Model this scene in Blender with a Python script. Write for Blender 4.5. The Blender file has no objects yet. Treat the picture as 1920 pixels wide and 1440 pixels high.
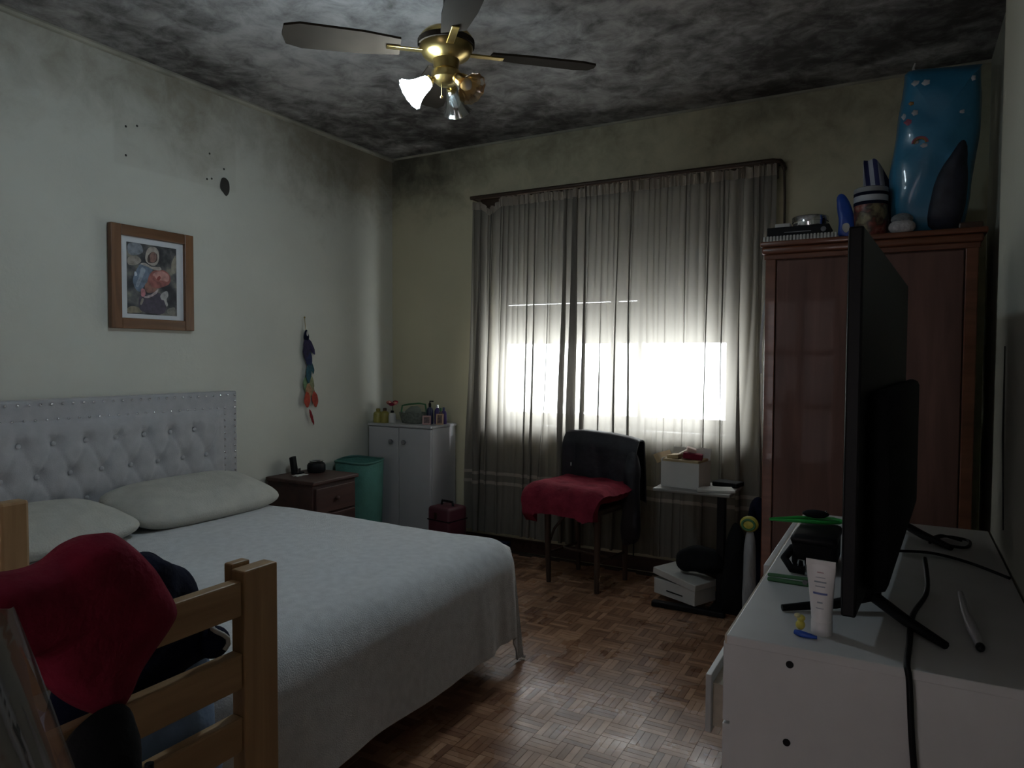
import bpy, bmesh, math, random
from math import sin, cos, pi, radians, sqrt, exp
from mathutils import Vector, Matrix, noise as mnoise
random.seed(7)
S = bpy.context.scene
COL = S.collection

# ------------------------------------------------------------------ camera, sky, exposure
cd = bpy.data.cameras.new('camera'); cam = bpy.data.objects.new('camera', cd); COL.objects.link(cam)
cd.sensor_width = 36; cd.lens = 1325 / 1920 * 36; cd.clip_start = .02
cam.matrix_world = (Matrix.Translation((3.34, 0, 1.31)) @ Matrix.Rotation(radians(28.9), 4, 'Z')
                    @ Matrix.Rotation(radians(90 - 2.07), 4, 'X') @ Matrix.Rotation(radians(.25), 4, 'Z'))
S.camera = cam
W = bpy.data.worlds.new('overcast_sky'); S.world = W; W.use_nodes = True
bg = W.node_tree.nodes['Background']; bg.inputs[0].default_value = (.93, .96, 1.0, 1); bg.inputs[1].default_value = 50.0
S.view_settings.view_transform = 'Standard'; S.view_settings.look = 'None'
S.view_settings.exposure = 0.0; S.view_settings.gamma = 1.0; S.view_settings.use_curve_mapping = False
LAMP_SHADE = 72.0      # lit glass of the fan lamp
LAMP_BULB = 8.5        # watts of its bulb
# daylight portal in the window opening (guides sky sampling, gives off nothing of its own)
pl = bpy.data.lights.new('window_portal', 'AREA'); pl.shape = 'RECTANGLE'; pl.size = 1.62; pl.size_y = 1.36
po = bpy.data.objects.new('window_portal', pl); COL.objects.link(po)
po.location = (1.68, 4.42, 1.56); po.rotation_euler = (radians(-90), 0, 0)
pl.cycles.is_portal = True
p2 = bpy.data.lights.new('door_portal', 'AREA'); p2.shape = 'RECTANGLE'; p2.size = .80; p2.size_y = 2.0
q2 = bpy.data.objects.new('door_portal', p2); COL.objects.link(q2)
q2.location = (2.35, -1.27, 1.02); q2.rotation_euler = (radians(90), 0, 0); p2.cycles.is_portal = True

# ------------------------------------------------------------------ materials
def L3(c): return (c[0], c[1], c[2], 1)
def new_mat(name):
    m = bpy.data.materials.new(name); m.use_nodes = True
    nt = m.node_tree; b = nt.nodes['Principled BSDF']
    return m, nt, b
def M(name, col, rough=.6, var=.12, scale=9, bump=0, bscale=80, metal=0, spec=.5, coat=0, sheen=0, stretch=(1, 1, 1)):
    m, nt, b = new_mat(name); N = nt.nodes.new; K = nt.links.new
    b.inputs['Roughness'].default_value = rough; b.inputs['Metallic'].default_value = metal
    b.inputs['Specular IOR Level'].default_value = spec; b.inputs['Coat Weight'].default_value = coat
    b.inputs['Sheen Weight'].default_value = sheen
    tc = N('ShaderNodeTexCoord'); mp = N('ShaderNodeMapping'); mp.inputs['Scale'].default_value = stretch
    K(tc.outputs['Object'], mp.inputs[0])
    no = N('ShaderNodeTexNoise'); no.inputs['Scale'].default_value = scale; no.inputs['Detail'].default_value = 5
    K(mp.outputs[0], no.inputs['Vector'])
    rp = N('ShaderNodeValToRGB'); e = rp.color_ramp.elements
    e[0].position = .3; e[1].position = .7
    e[0].color = L3([c * (1 - var) for c in col]); e[1].color = L3([min(1, c * (1 + var)) for c in col])
    K(no.outputs['Fac'], rp.inputs[0]); K(rp.outputs[0], b.inputs['Base Color'])
    if bump:
        n2 = N('ShaderNodeTexNoise'); n2.inputs['Scale'].default_value = bscale; n2.inputs['Detail'].default_value = 3
        K(mp.outputs[0], n2.inputs['Vector'])
        bp = N('ShaderNodeBump'); bp.inputs['Strength'].default_value = bump; bp.inputs['Distance'].default_value = .01
        K(n2.outputs['Fac'], bp.inputs['Height']); K(bp.outputs[0], b.inputs['Normal'])
    return m
def wood(name, c0, c1, rough=.45, scale=3, axis=2, coat=0.0, spec=.5):
    m, nt, b = new_mat(name); N = nt.nodes.new; K = nt.links.new
    b.inputs['Roughness'].default_value = rough; b.inputs['Coat Weight'].default_value = coat
    b.inputs['Specular IOR Level'].default_value = spec
    tc = N('ShaderNodeTexCoord'); mp = N('ShaderNodeMapping'); s = [9, 9, 9]; s[axis] = .8
    mp.inputs['Scale'].default_value = s; K(tc.outputs['Object'], mp.inputs[0])
    no = N('ShaderNodeTexNoise'); no.inputs['Scale'].default_value = scale; no.inputs['Detail'].default_value = 6
    no.inputs['Distortion'].default_value = .6; K(mp.outputs[0], no.inputs['Vector'])
    rp = N('ShaderNodeValToRGB'); e = rp.color_ramp.elements; e[0].position = .3; e[1].position = .72
    e[0].color = L3(c0); e[1].color = L3(c1)
    K(no.outputs['Fac'], rp.inputs[0]); K(rp.outputs[0], b.inputs['Base Color'])
    bp = N('ShaderNodeBump'); bp.inputs['Strength'].default_value = .12; bp.inputs['Distance'].default_value = .004
    K(no.outputs['Fac'], bp.inputs['Height']); K(bp.outputs[0], b.inputs['Normal'])
    return m
def mouldy(name, paint, mould, kind, amount=1.0):
    """painted plaster with black mould, and a tone that darkens towards ceiling and corners"""
    m, nt, b = new_mat(name); N = nt.nodes.new; K = nt.links.new
    b.inputs['Roughness'].default_value = .85; b.inputs['Specular IOR Level'].default_value = .2
    geo = N('ShaderNodeNewGeometry'); sp = N('ShaderNodeSeparateXYZ'); K(geo.outputs['Position'], sp.inputs[0])
    def nz(scale, det=6, dist=0.0, rough=.6):
        n = N('ShaderNodeTexNoise'); n.inputs['Scale'].default_value = scale; n.inputs['Detail'].default_value = det
        n.inputs['Distortion'].default_value = dist; n.inputs['Roughness'].default_value = rough
        K(geo.outputs['Position'], n.inputs['Vector']); return n.outputs['Fac']
    def ma(op, a, c):
        n = N('ShaderNodeMath'); n.operation = op
        for i, v in enumerate((a, c)):
            if isinstance(v, (int, float)): n.inputs[i].default_value = v
            else: K(v, n.inputs[i])
        return n.outputs[0]
    def mr(v, a, c, lo=0., hi=1.):
        n = N('ShaderNodeMapRange'); n.interpolation_type = 'SMOOTHSTEP'
        n.inputs[1].default_value = a; n.inputs[2].default_value = c; n.inputs[3].default_value = lo; n.inputs[4].default_value = hi
        K(v, n.inputs[0]); return n.outputs[0]
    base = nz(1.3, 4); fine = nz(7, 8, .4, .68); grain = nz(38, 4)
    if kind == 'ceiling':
        # mould grows thick along the outer walls (small X, large Y), thinned mid-ceiling to paint in the fan lamp's brightness
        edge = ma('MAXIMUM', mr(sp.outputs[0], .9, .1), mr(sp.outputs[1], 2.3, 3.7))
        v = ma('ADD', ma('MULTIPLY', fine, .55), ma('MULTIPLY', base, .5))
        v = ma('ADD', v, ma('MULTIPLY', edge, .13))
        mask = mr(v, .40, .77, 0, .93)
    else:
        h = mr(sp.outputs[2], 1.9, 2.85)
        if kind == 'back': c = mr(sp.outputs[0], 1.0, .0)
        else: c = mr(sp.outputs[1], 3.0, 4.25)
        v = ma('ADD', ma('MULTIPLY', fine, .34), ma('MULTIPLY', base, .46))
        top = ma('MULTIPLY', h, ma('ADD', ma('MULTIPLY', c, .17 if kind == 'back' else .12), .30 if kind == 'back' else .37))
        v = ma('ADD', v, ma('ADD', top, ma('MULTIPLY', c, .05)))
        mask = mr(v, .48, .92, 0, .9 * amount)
    if kind == 'left':
        g1 = ma('MULTIPLY', mr(sp.outputs[1], 2.07, 2.09), mr(sp.outputs[1], 2.80, 2.78))
        g2 = ma('MULTIPLY', mr(sp.outputs[2], 2.235, 2.255), mr(sp.outputs[2], 2.62, 2.50))
        mask = ma('ADD', mask, ma('MULTIPLY', ma('MULTIPLY', g1, g2), .10))
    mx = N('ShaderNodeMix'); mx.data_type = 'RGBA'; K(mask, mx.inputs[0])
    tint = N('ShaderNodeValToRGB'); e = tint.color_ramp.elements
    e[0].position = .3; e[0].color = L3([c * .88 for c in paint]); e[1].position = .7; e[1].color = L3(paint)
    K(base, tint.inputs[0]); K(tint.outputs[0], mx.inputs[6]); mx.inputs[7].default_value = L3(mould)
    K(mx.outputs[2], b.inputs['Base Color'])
    bp = N('ShaderNodeBump'); bp.inputs['Strength'].default_value = .12; bp.inputs['Distance'].default_value = .01
    K(grain, bp.inputs['Height']); K(bp.outputs[0], b.inputs['Normal'])
    return m
def parquet_mat(name, source):
    m, nt, b = new_mat(name); N = nt.nodes.new; K = nt.links.new
    geo = N('ShaderNodeNewGeometry')
    if source == 'object': r = N('ShaderNodeObjectInfo').outputs['Random']
    else: r = geo.outputs['Random Per Island']
    rp = N('ShaderNodeValToRGB'); e = rp.color_ramp.elements
    e[0].position = 0; e[0].color = (.20, .095, .055, 1); e[1].position = 1; e[1].color = (.50, .29, .175, 1)
    x = e.new(.5); x.color = (.35, .185, .105, 1)
    K(r, rp.inputs[0])
    no = N('ShaderNodeTexNoise'); no.inputs['Scale'].default_value = 22; no.inputs['Detail'].default_value = 6
    K(geo.outputs['Position'], no.inputs['Vector'])
    mx = N('ShaderNodeMix'); mx.data_type = 'RGBA'; mx.blend_type = 'MULTIPLY'; mx.inputs[0].default_value = .55
    r2 = N('ShaderNodeValToRGB'); r2.color_ramp.elements[0].color = (.55, .5, .48, 1); r2.color_ramp.elements[0].position = .3
    r2.color_ramp.elements[1].position = .7
    K(no.outputs['Fac'], r2.inputs[0]); K(rp.outputs[0], mx.inputs[6]); K(r2.outputs[0], mx.inputs[7]); K(mx.outputs[2], b.inputs['Base Color'])
    n3 = N('ShaderNodeTexNoise'); n3.inputs['Scale'].default_value = 5; n3.inputs['Detail'].default_value = 5
    K(geo.outputs['Position'], n3.inputs['Vector'])
    mr = N('ShaderNodeMapRange'); mr.inputs[1].default_value = .3; mr.inputs[2].default_value = .7; mr.inputs[3].default_value = .2; mr.inputs[4].default_value = .42
    K(n3.outputs['Fac'], mr.inputs[0]); K(mr.outputs[0], b.inputs['Roughness'])
    return m
def sheer(name, col, transp=.30, transl=.42, tcol=None):
    m, nt, b = new_mat(name); N = nt.nodes.new; K = nt.links.new; nt.nodes.remove(b)
    out = [n for n in nt.nodes if n.type == 'OUTPUT_MATERIAL'][0]
    d = N('ShaderNodeBsdfDiffuse'); d.inputs[0].default_value = L3(col)
    t = N('ShaderNodeBsdfTranslucent'); t.inputs[0].default_value = L3(tcol or [min(1, c * 1.05) for c in col])
    tr = N('ShaderNodeBsdfTransparent'); tr.inputs[0].default_value = (1, 1, 1, 1)
    a = N('ShaderNodeMixShader'); a.inputs[0].default_value = transl / (1 - transp); K(d.outputs[0], a.inputs[1]); K(t.outputs[0], a.inputs[2])
    c = N('ShaderNodeMixShader'); K(a.outputs[0], c.inputs[1]); K(tr.outputs[0], c.inputs[2])
    tc = N('ShaderNodeTexCoord'); no = N('ShaderNodeTexNoise'); no.inputs['Scale'].default_value = 300
    K(tc.outputs['Object'], no.inputs['Vector'])
    mr = N('ShaderNodeMapRange'); mr.inputs[3].default_value = transp * .8; mr.inputs[4].default_value = transp * 1.2
    K(no.outputs['Fac'], mr.inputs[0]); K(mr.outputs[0], c.inputs[0]); K(c.outputs[0], out.inputs[0])
    return m
def clear(name, tint=(1, 1, 1), gloss=.12, rough=.08):
    m, nt, b = new_mat(name); N = nt.nodes.new; K = nt.links.new; nt.nodes.remove(b)
    out = [n for n in nt.nodes if n.type == 'OUTPUT_MATERIAL'][0]
    g = N('ShaderNodeBsdfGlossy'); g.inputs['Roughness'].default_value = rough
    tr = N('ShaderNodeBsdfTransparent'); tr.inputs[0].default_value = L3(tint)
    c = N('ShaderNodeMixShader'); c.inputs[0].default_value = gloss
    K(tr.outputs[0], c.inputs[1]); K(g.outputs[0], c.inputs[2]); K(c.outputs[0], out.inputs[0])
    return m
def emis(name, col, st):
    m, nt, b = new_mat(name)
    b.inputs['Base Color'].default_value = L3(col); b.inputs['Emission Color'].default_value = L3(col); b.inputs['Emission Strength'].default_value = st
    return m
def stripes(name, c0, c1, period, axis=0, duty=.5, rough=.8):
    m, nt, b = new_mat(name); N = nt.nodes.new; K = nt.links.new; b.inputs['Roughness'].default_value = rough
    tc = N('ShaderNodeTexCoord'); sp = N('ShaderNodeSeparateXYZ'); K(tc.outputs['Object'], sp.inputs[0])
    a = N('ShaderNodeMath'); a.operation = 'DIVIDE'; K(sp.outputs[axis], a.inputs[0]); a.inputs[1].default_value = period
    f = N('ShaderNodeMath'); f.operation = 'FRACT'; K(a.outputs[0], f.inputs[0])
    g = N('ShaderNodeMath'); g.operation = 'GREATER_THAN'; K(f.outputs[0], g.inputs[0]); g.inputs[1].default_value = duty
    mx = N('ShaderNodeMix'); mx.data_type = 'RGBA'; K(g.outputs[0], mx.inputs[0]); mx.inputs[6].default_value = L3(c0); mx.inputs[7].default_value = L3(c1)
    K(mx.outputs[2], b.inputs['Base Color']); return m
def mottle(name, cols, scale, rough=.5, detail=3):
    m, nt, b = new_mat(name); N = nt.nodes.new; K = nt.links.new; b.inputs['Roughness'].default_value = rough
    tc = N('ShaderNodeTexCoord'); no = N('ShaderNodeTexNoise'); no.inputs['Scale'].default_value = scale; no.inputs['Detail'].default_value = detail
    K(tc.outputs['Object'], no.inputs['Vector']); rp = N('ShaderNodeValToRGB'); e = rp.color_ramp.elements
    n = len(cols); e[0].position = .3; e[0].color = L3(cols[0]); e[1].position = .7; e[1].color = L3(cols[-1])
    for i in range(1, n - 1): x = e.new(.3 + .4 * i / (n - 1)); x.color = L3(cols[i])
    K(no.outputs['Fac'], rp.inputs[0]); K(rp.outputs[0], b.inputs['Base Color']); return m

PAINT = (.60, .60, .53)
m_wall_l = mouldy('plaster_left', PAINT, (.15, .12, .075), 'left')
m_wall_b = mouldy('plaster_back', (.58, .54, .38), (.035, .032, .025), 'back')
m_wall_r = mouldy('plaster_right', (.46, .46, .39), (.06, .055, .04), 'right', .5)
m_ceil = mouldy('mould_lamplight_ceiling', (.56, .545, .53), (.035, .03, .028), 'ceiling')
m_cornice = M('cornice_paint', (.30, .285, .23), .9, .25, 6)
m_parq_o = parquet_mat('parquet_single', 'object'); m_parq_s = parquet_mat('parquet_rest', 'island')
m_screed = M('dark_screed', (.03, .018, .012), .8)
m_base = wood('dark_baseboard', (.035, .015, .010), (.07, .03, .02), axis=0)
m_white_lam = M('white_laminate', (.52, .52, .52), .45, .05)
m_white_cab = M('grey_white_laminate', (.40, .40, .41), .45, .06, 4)
m_beige = M('beige_chipboard_edge', (.52, .45, .36), .7, .1, 40)
m_fleece = M('cream_fleece', (.60, .61, .62), .95, .1, 30, .5, 260, sheen=.3)
m_pillow = M('ivory_pillow_cotton', (.47, .46, .41), .95, .08, 14, .3, 120)
m_velvet = M('grey_velvet', (.40, .40, .41), .8, .08, 20, .15, 200, sheen=.35)
m_stud = M('chrome_stud', (.75, .75, .78), .2, .05, metal=1)
m_bedbase = M('pink_bed_base_cloth', (.42, .30, .28), .9)
m_pine = wood('pine', (.30, .17, .075), (.46, .29, .14), .5, 3, 2)
m_pine_y = wood('pine_rail', (.30, .17, .075), (.46, .29, .14), .5, 3, 1)
m_pine_x = wood('pine_board', (.42, .30, .12), (.60, .45, .20), .55, 2, 1)
m_mahog = wood('red_varnished_wood', (.085, .034, .024), (.16, .072, .052), .58, 2, 2, .05)
m_mahog_m = wood('red_varnished_moulding', (.11, .035, .016), (.20, .07, .035), .28, 2, 0, .3)
m_night = wood('dark_red_nightstand_wood', (.035, .015, .012), (.07, .03, .022), .5, 2, 1, .0)
m_chairwood = wood('dark_chair_wood', (.035, .020, .013), (.075, .042, .028), .5, 3, 2)
m_black = M('black_plastic', (.004, .004, .005), .5, .1, spec=.2)
m_blackmat = M('black_matt', (.007, .007, .008), .8, .2, 20, .3, 60, spec=.15)
m_screen = M('black_screen', (.006, .006, .008), .08, 0)
m_jacket = M('black_synthetic_jacket', (.010, .010, .016), .55, .3, 12, .5, 18)
m_red = M('crimson_cloth', (.17, .018, .032), .9, .25, 16, .5, 40, spec=.1)
m_wine = M('wine_red_cloth', (.17, .012, .028), .9, .2, 16, .4, 60, spec=.1)
m_curt = sheer('grey_beige_voile', (.19, .175, .15), .07, .19, (.36, .335, .295))
m_ruffle = sheer('curtain_header_tape', (.42, .37, .31), .10, .20)
m_rod = wood('dark_rod', (.03, .017, .010), (.06, .035, .02), .5, 3, 0)
m_alu = M('window_aluminium', (.30, .30, .31), .4, .05, metal=.6)
m_glass = clear('window_glass', (.96, .98, .98), .05, .02)
m_slat = M('shutter_slat_pvc', (.30, .28, .25), .6, .08)
m_brass = M('aged_brass', (.48, .36, .14), .28, .2, 20, metal=1)
m_fanblade = M('brown_fan_blade', (.034, .026, .019), .85, .15, spec=.1)
m_amber = clear('amber_glass', (.80, .62, .36), .35, .15)
m_ribglass = clear('clear_ribbed_glass', (.90, .92, .92), .40, .12)
m_lit = emis('lit_frosted_glass', (.72, .89, 1.0), LAMP_SHADE)
m_teal = M('teal_hamper_cloth', (.070, .21, .175), .8, .15, 12, .3, 90)
m_tealrim = M('teal_rim', (.04, .13, .11), .7)
m_maroon = M('maroon_case', (.075, .014, .024), .55, .2)
m_knob = M('grey_knob', (.16, .16, .17), .4)
m_chrome = M('chrome', (.8, .8, .82), .15, .05, metal=1)
m_frame = wood('walnut_frame', (.10, .042, .016), (.21, .095, .038), .4, 3, 2, .2)
m_frame_y = wood('walnut_frame_rail', (.10, .042, .016), (.21, .095, .038), .4, 3, 1, .2)
m_mount = M('white_mount', (.60, .62, .64), .8, .03)
m_white_tube = M('white_tube_plastic', (.68, .66, .66), .35, .03)
m_paper = M('white_card', (.50, .49, .46), .8, .05)
m_cardin = M('tan_card', (.42, .31, .17), .8, .15)
m_green = M('bright_green_plastic', (.03, .38, .07), .35, .1)
m_dkgreen = M('dull_green_plastic', (.035, .14, .05), .5, .15)
m_blue = M('royal_blue_plastic', (.015, .07, .38), .35, .15)
m_yellow = M('yellow_plastic', (.55, .48, .08), .4, .2, 40)
m_navy = M('navy_cloth', (.008, .010, .026), .9, .3, 20, .5, 40, spec=.1)
m_bluesheet = M('pale_blue_sheet', (.16, .24, .38), .9, .25, 9, .5, 22)
m_darkblue = M('dark_blue_sheet', (.03, .05, .11), .9, .3, 10, .5, 22)

# ------------------------------------------------------------------ mesh building
def n1(x, y=0., z=0.): return mnoise.noise(Vector((x, y, z)))
class MB:
    def __init__(s): s.v = []; s.f = []
    def add(s, vs, fs):
        o = len(s.v); s.v += [Vector(p) for p in vs]; s.f += [tuple(i + o for i in f) for f in fs]; return s
    def box(s, x0, x1, y0, y1, z0, z1, mat=None, bev=0.):
        if bev:
            bm = bmesh.new(); bmesh.ops.create_cube(bm, size=1)
            for v in bm.verts: v.co = Vector(((x0 + x1) / 2 + v.co.x * (x1 - x0), (y0 + y1) / 2 + v.co.y * (y1 - y0), (z0 + z1) / 2 + v.co.z * (z1 - z0)))
            bmesh.ops.bevel(bm, geom=bm.edges[:], offset=min(bev, .49 * min(x1 - x0, y1 - y0, z1 - z0)), segments=2, profile=.5, affect='EDGES')
            bm.verts.index_update(); vs = [v.co.copy() for v in bm.verts]; fs = [tuple(v.index for v in f.verts) for f in bm.faces]; bm.free()
        else:
            vs = [Vector(p) for p in ((x0, y0, z0), (x1, y0, z0), (x1, y1, z0), (x0, y1, z0), (x0, y0, z1), (x1, y0, z1), (x1, y1, z1), (x0, y1, z1))]
            fs = [(3, 2, 1, 0), (4, 5, 6, 7), (0, 1, 5, 4), (1, 2, 6, 5), (2, 3, 7, 6), (3, 0, 4, 7)]
        if mat is not None: vs = [mat @ v for v in vs]
        return s.add(vs, fs)
    def tube(s, pts, r, n=10, cap=True, flat=1.0):
        pts = [Vector(p) for p in pts]; k = len(pts); rr = r if isinstance(r, (list, tuple)) else [r] * k
        vs = []; fs = []; up = None
        for i, p in enumerate(pts):
            t = (pts[min(i + 1, k - 1)] - pts[max(i - 1, 0)]).normalized()
            if up is None:
                a = Vector((0, 0, 1)) if abs(t.z) < .9 else Vector((1, 0, 0)); up = (a - t * a.dot(t)).normalized()
            else:
                up = (up - t * up.dot(t)); up = up.normalized() if up.length > 1e-6 else t.orthogonal().normalized()
            b = t.cross(up)
            for j in range(n):
                a = 2 * pi * j / n; vs.append(p + (up * cos(a) + b * sin(a) * flat) * rr[i])
        for i in range(k - 1):
            for j in range(n): fs.append((i * n + j, i * n + (j + 1) % n, (i + 1) * n + (j + 1) % n, (i + 1) * n + j))
        if cap: fs.append(tuple(range(n - 1, -1, -1))); fs.append(tuple((k - 1) * n + j for j in range(n)))
        return s.add(vs, fs)
    def lathe(s, prof, n=24, mat=None, flute=None):
        vs = []; fs = []; k = len(prof)
        for i, (r, z) in enumerate(prof):
            for j in range(n):
                a = 2 * pi * j / n; q = r * (1 + (flute(i / (k - 1), a) if flute else 0)); vs.append(Vector((q * cos(a), q * sin(a), z)))
        for i in range(k - 1):
            for j in range(n): fs.append((i * n + j, i * n + (j + 1) % n, (i + 1) * n + (j + 1) % n, (i + 1) * n + j))
        if mat is not None: vs = [mat @ v for v in vs]
        return s.add(vs, fs)
    def sphere(s, c, r, n=12, m=8, mat=None):
        r = r if isinstance(r, (tuple, list)) else (r, r, r); vs = []; fs = []
        for i in range(m + 1):
            for j in range(n):
                th = pi * i / m; a = 2 * pi * j / n
                p = Vector((r[0] * sin(th) * cos(a), r[1] * sin(th) * sin(a), r[2] * cos(th)))
                vs.append((mat @ p if mat else p) + Vector(c))
        for i in range(m):
            for j in range(n): fs.append((i * n + j, (i + 1) * n + j, (i + 1) * n + (j + 1) % n, i * n + (j + 1) % n))
        return s.add(vs, fs)
    def grid(s, fn, nu, nv, thick=0.):
        P = [[Vector(fn(i / nu, j / nv)) for j in range(nv + 1)] for i in range(nu + 1)]
        vs = [p for r in P for p in r]; w = nv + 1
        fs = [(i * w + j, (i + 1) * w + j, (i + 1) * w + j + 1, i * w + j + 1) for i in range(nu) for j in range(nv)]
        if thick:
            nrm = [Vector() for _ in vs]
            for f in fs:
                q = (vs[f[1]] - vs[f[0]]).cross(vs[f[3]] - vs[f[0]])
                for i in f: nrm[i] += q
            o = len(vs); vs = vs + [v - (nn.normalized() if nn.length else nn) * thick for v, nn in zip(vs, nrm)]
            fs = fs + [tuple(o + i for i in reversed(f)) for f in fs]
            ring = [i * w for i in range(nu + 1)] + [nu * w + j for j in range(1, nv + 1)] + [i * w + nv for i in range(nu - 1, -1, -1)] + [j for j in range(nv - 1, 0, -1)]
            for a, b in zip(ring, ring[1:] + ring[:1]): fs.append((b, a, o + a, o + b))
        return s.add(vs, fs)
    def puff(s, poly, O, U, V, T, front, back, rings=10, per=6, amp=0., nf=6., seed=0., power=.5, smooth=True):
        """a stuffed or crumpled thing: star-shaped outline in the U,V plane, bulging along T"""
        poly = [Vector(p) for p in poly]; n = len(poly); b = []
        for i in range(n):
            p0, p1, p2, p3 = poly[i - 1], poly[i], poly[(i + 1) % n], poly[(i + 2) % n]
            for q in range(per):
                t = q / per
                if smooth: b.append(.5 * ((2 * p1) + (-p0 + p2) * t + (2 * p0 - 5 * p1 + 4 * p2 - p3) * t * t + (-p0 + 3 * p1 - 3 * p2 + p3) * t ** 3))
                else: b.append(p1.lerp(p2, t))
        c = sum(poly, Vector((0, 0))) / n; m = len(b); O = Vector(O); U = Vector(U); V = Vector(V); T = Vector(T)
        vs = []; fs = []
        ks = [1 - (k / rings) ** 1.0 for k in range(rings)]
        def pos(q, s_, side):
            h = max(0., 1 - s_ * s_) ** power; t = (front if side > 0 else -back) * h
            p = O + U * q.x + V * q.y + T * t
            if amp:
                d = Vector((n1(p.x * nf + seed, p.y * nf, p.z * nf), n1(p.x * nf, p.y * nf + seed + 9, p.z * nf), n1(p.x * nf, p.y * nf, p.z * nf + seed + 5)))
                p += T * d.x * amp * (1 if side > 0 else -1) * (.3 + .7 * h) + (U * d.y + V * d.z) * amp * .6
            return p
        for side in (1, -1):
            o = len(vs)
            for s_ in ks:
                for q in b: vs.append(pos(c + (q - c) * s_, s_, side))
            vs.append(pos(c, 0, side))
            for k in range(rings - 1):
                for j in range(m):
                    f = (o + k * m + j, o + k * m + (j + 1) % m, o + (k + 1) * m + (j + 1) % m, o + (k + 1) * m + j); fs.append(f if side > 0 else f[::-1])
            for j in range(m):
                f = (o + (rings - 1) * m + j, o + (rings - 1) * m + (j + 1) % m, o + rings * m); fs.append(f if side > 0 else f[::-1])
        h = rings * m + 1
        for j in range(m): vs[h + j] = vs[j].copy()
        return s.add(vs, fs)
    def build(s, name, mat, parent=None, world=False, smooth=False, origin=None):
        off = Vector((0, 0, 0))
        if origin is not None: off = Vector(origin)
        elif world and parent is not None: off = wl(parent)
        me = bpy.data.meshes.new(name); me.from_pydata([v - off for v in s.v], [], s.f); me.materials.append(mat)
        bm = bmesh.new(); bm.from_mesh(me); bmesh.ops.remove_doubles(bm, verts=bm.verts[:], dist=1e-5); bmesh.ops.recalc_face_normals(bm, faces=bm.faces[:]); bm.to_mesh(me); bm.free()
        if smooth:
            for p in me.polygons: p.use_smooth = True
            try: me.set_sharp_from_angle(angle=radians(50))
            except Exception: pass
        o = bpy.data.objects.new(name, me); COL.objects.link(o)
        if parent is not None: o.parent = parent
        if origin is not None and parent is None: o.location = origin
        return o
def wl(o):
    v = Vector(o.location)
    while o.parent: o = o.parent; v += Vector(o.location)
    return v
def tag(o, label, cat, group=None):
    o['label'] = label; o['category'] = cat
    if group: o['group'] = group
    return o
def thing(name, label, cat, loc=(0, 0, 0), rz=0., group=None):
    o = bpy.data.objects.new(name, None); COL.objects.link(o); o.location = loc; o.rotation_euler = (0, 0, rz); o.empty_display_size = .1
    return tag(o, label, cat, group)
def struct(o): o['kind'] = 'structure'; return o
def share(src, name, parent, loc=(0, 0, 0), rot=(0, 0, 0), scale=(1, 1, 1)):
    c = src.copy(); c.name = name; COL.objects.link(c); c.parent = parent; c.location = loc; c.rotation_euler = rot; c.scale = scale; return c
def bx(name, mat, parent, dims, bev=.0, world=True, smooth=False): return MB().box(*dims, bev=bev).build(name, mat, parent, world, smooth)
def TR(loc=(0, 0, 0), rx=0, ry=0, rz=0): return Matrix.Translation(loc) @ Matrix.Rotation(rz, 4, 'Z') @ Matrix.Rotation(ry, 4, 'Y') @ Matrix.Rotation(rx, 4, 'X')

# ================================================================== THE ROOM  (X 0..3.69, Y -1.1..4.2, Z 0..2.78)
H = 2.78; YB = 4.2; YF = -1.1; XR = 3.59; XR2 = 3.69; YP = 2.62
# floor: bed of screed with parquet fingers laid in basket weave
floor = struct(MB().box(0, XR2, YF, YB, -.08, -.008).build('floor', m_screed))
SQ = .102; NS = 4; FW = SQ / NS; g_ = .0006
strip_x = MB().box(-SQ / 2 + g_, SQ / 2 - g_, -FW / 2 + g_, FW / 2 - g_, -.0085, 0)
strip_y = MB().box(-FW / 2 + g_, FW / 2 - g_, -SQ / 2 + g_, SQ / 2 - g_, -.0085, 0)
allst = []
for i in range(int(XR2 / SQ) + 1):
    for j in range(int((YB - YF) / SQ) + 1):
        for k in range(NS):
            cx, cy = i * SQ, YF + j * SQ
            if (i + j) % 2: p = (cx + SQ / 2, cy + FW * (k + .5), 0)
            else: p = (cx + FW * (k + .5), cy + SQ / 2, 1)
            if p[0] < XR2 - .06 and p[1] < YB - .06: allst.append(p)
def in_view(p):   # open strip of floor between the bed and the dresser
    x, y = p[0], p[1]
    return 2.02 < x < 3.02 and y > .95 and (x - 3.34) / y > -1.22 and x < 3.34 - .215 * y + .05
seen = sorted([p for p in allst if in_view(p)], key=lambda p: (p[0] - 3.34) ** 2 + p[1] ** 2)[:300]
keep = set(seen); srcs = {}
for p in seen:
    if p[2] not in srcs:
        o = (strip_y if p[2] else strip_x).build('parquet_strip', m_parq_o, floor); o.location = (p[0], p[1], random.uniform(-.0006, 0)); srcs[p[2]] = o
    else: share(srcs[p[2]], 'parquet_strip', floor, (p[0], p[1], random.uniform(-.0006, 0)), (0, 0, random.uniform(-.004, .004)))
rest = MB()
for p in allst:
    if p in keep: continue
    a, b = (FW / 2, SQ / 2) if p[2] else (SQ / 2, FW / 2)
    rest.box(p[0] - a + g_, p[0] + a - g_, p[1] - b + g_, p[1] + b - g_, -.0085, random.uniform(-.0006, 0))
o = rest.build('parquet_field', m_parq_s, floor); o['kind'] = 'stuff'

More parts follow.
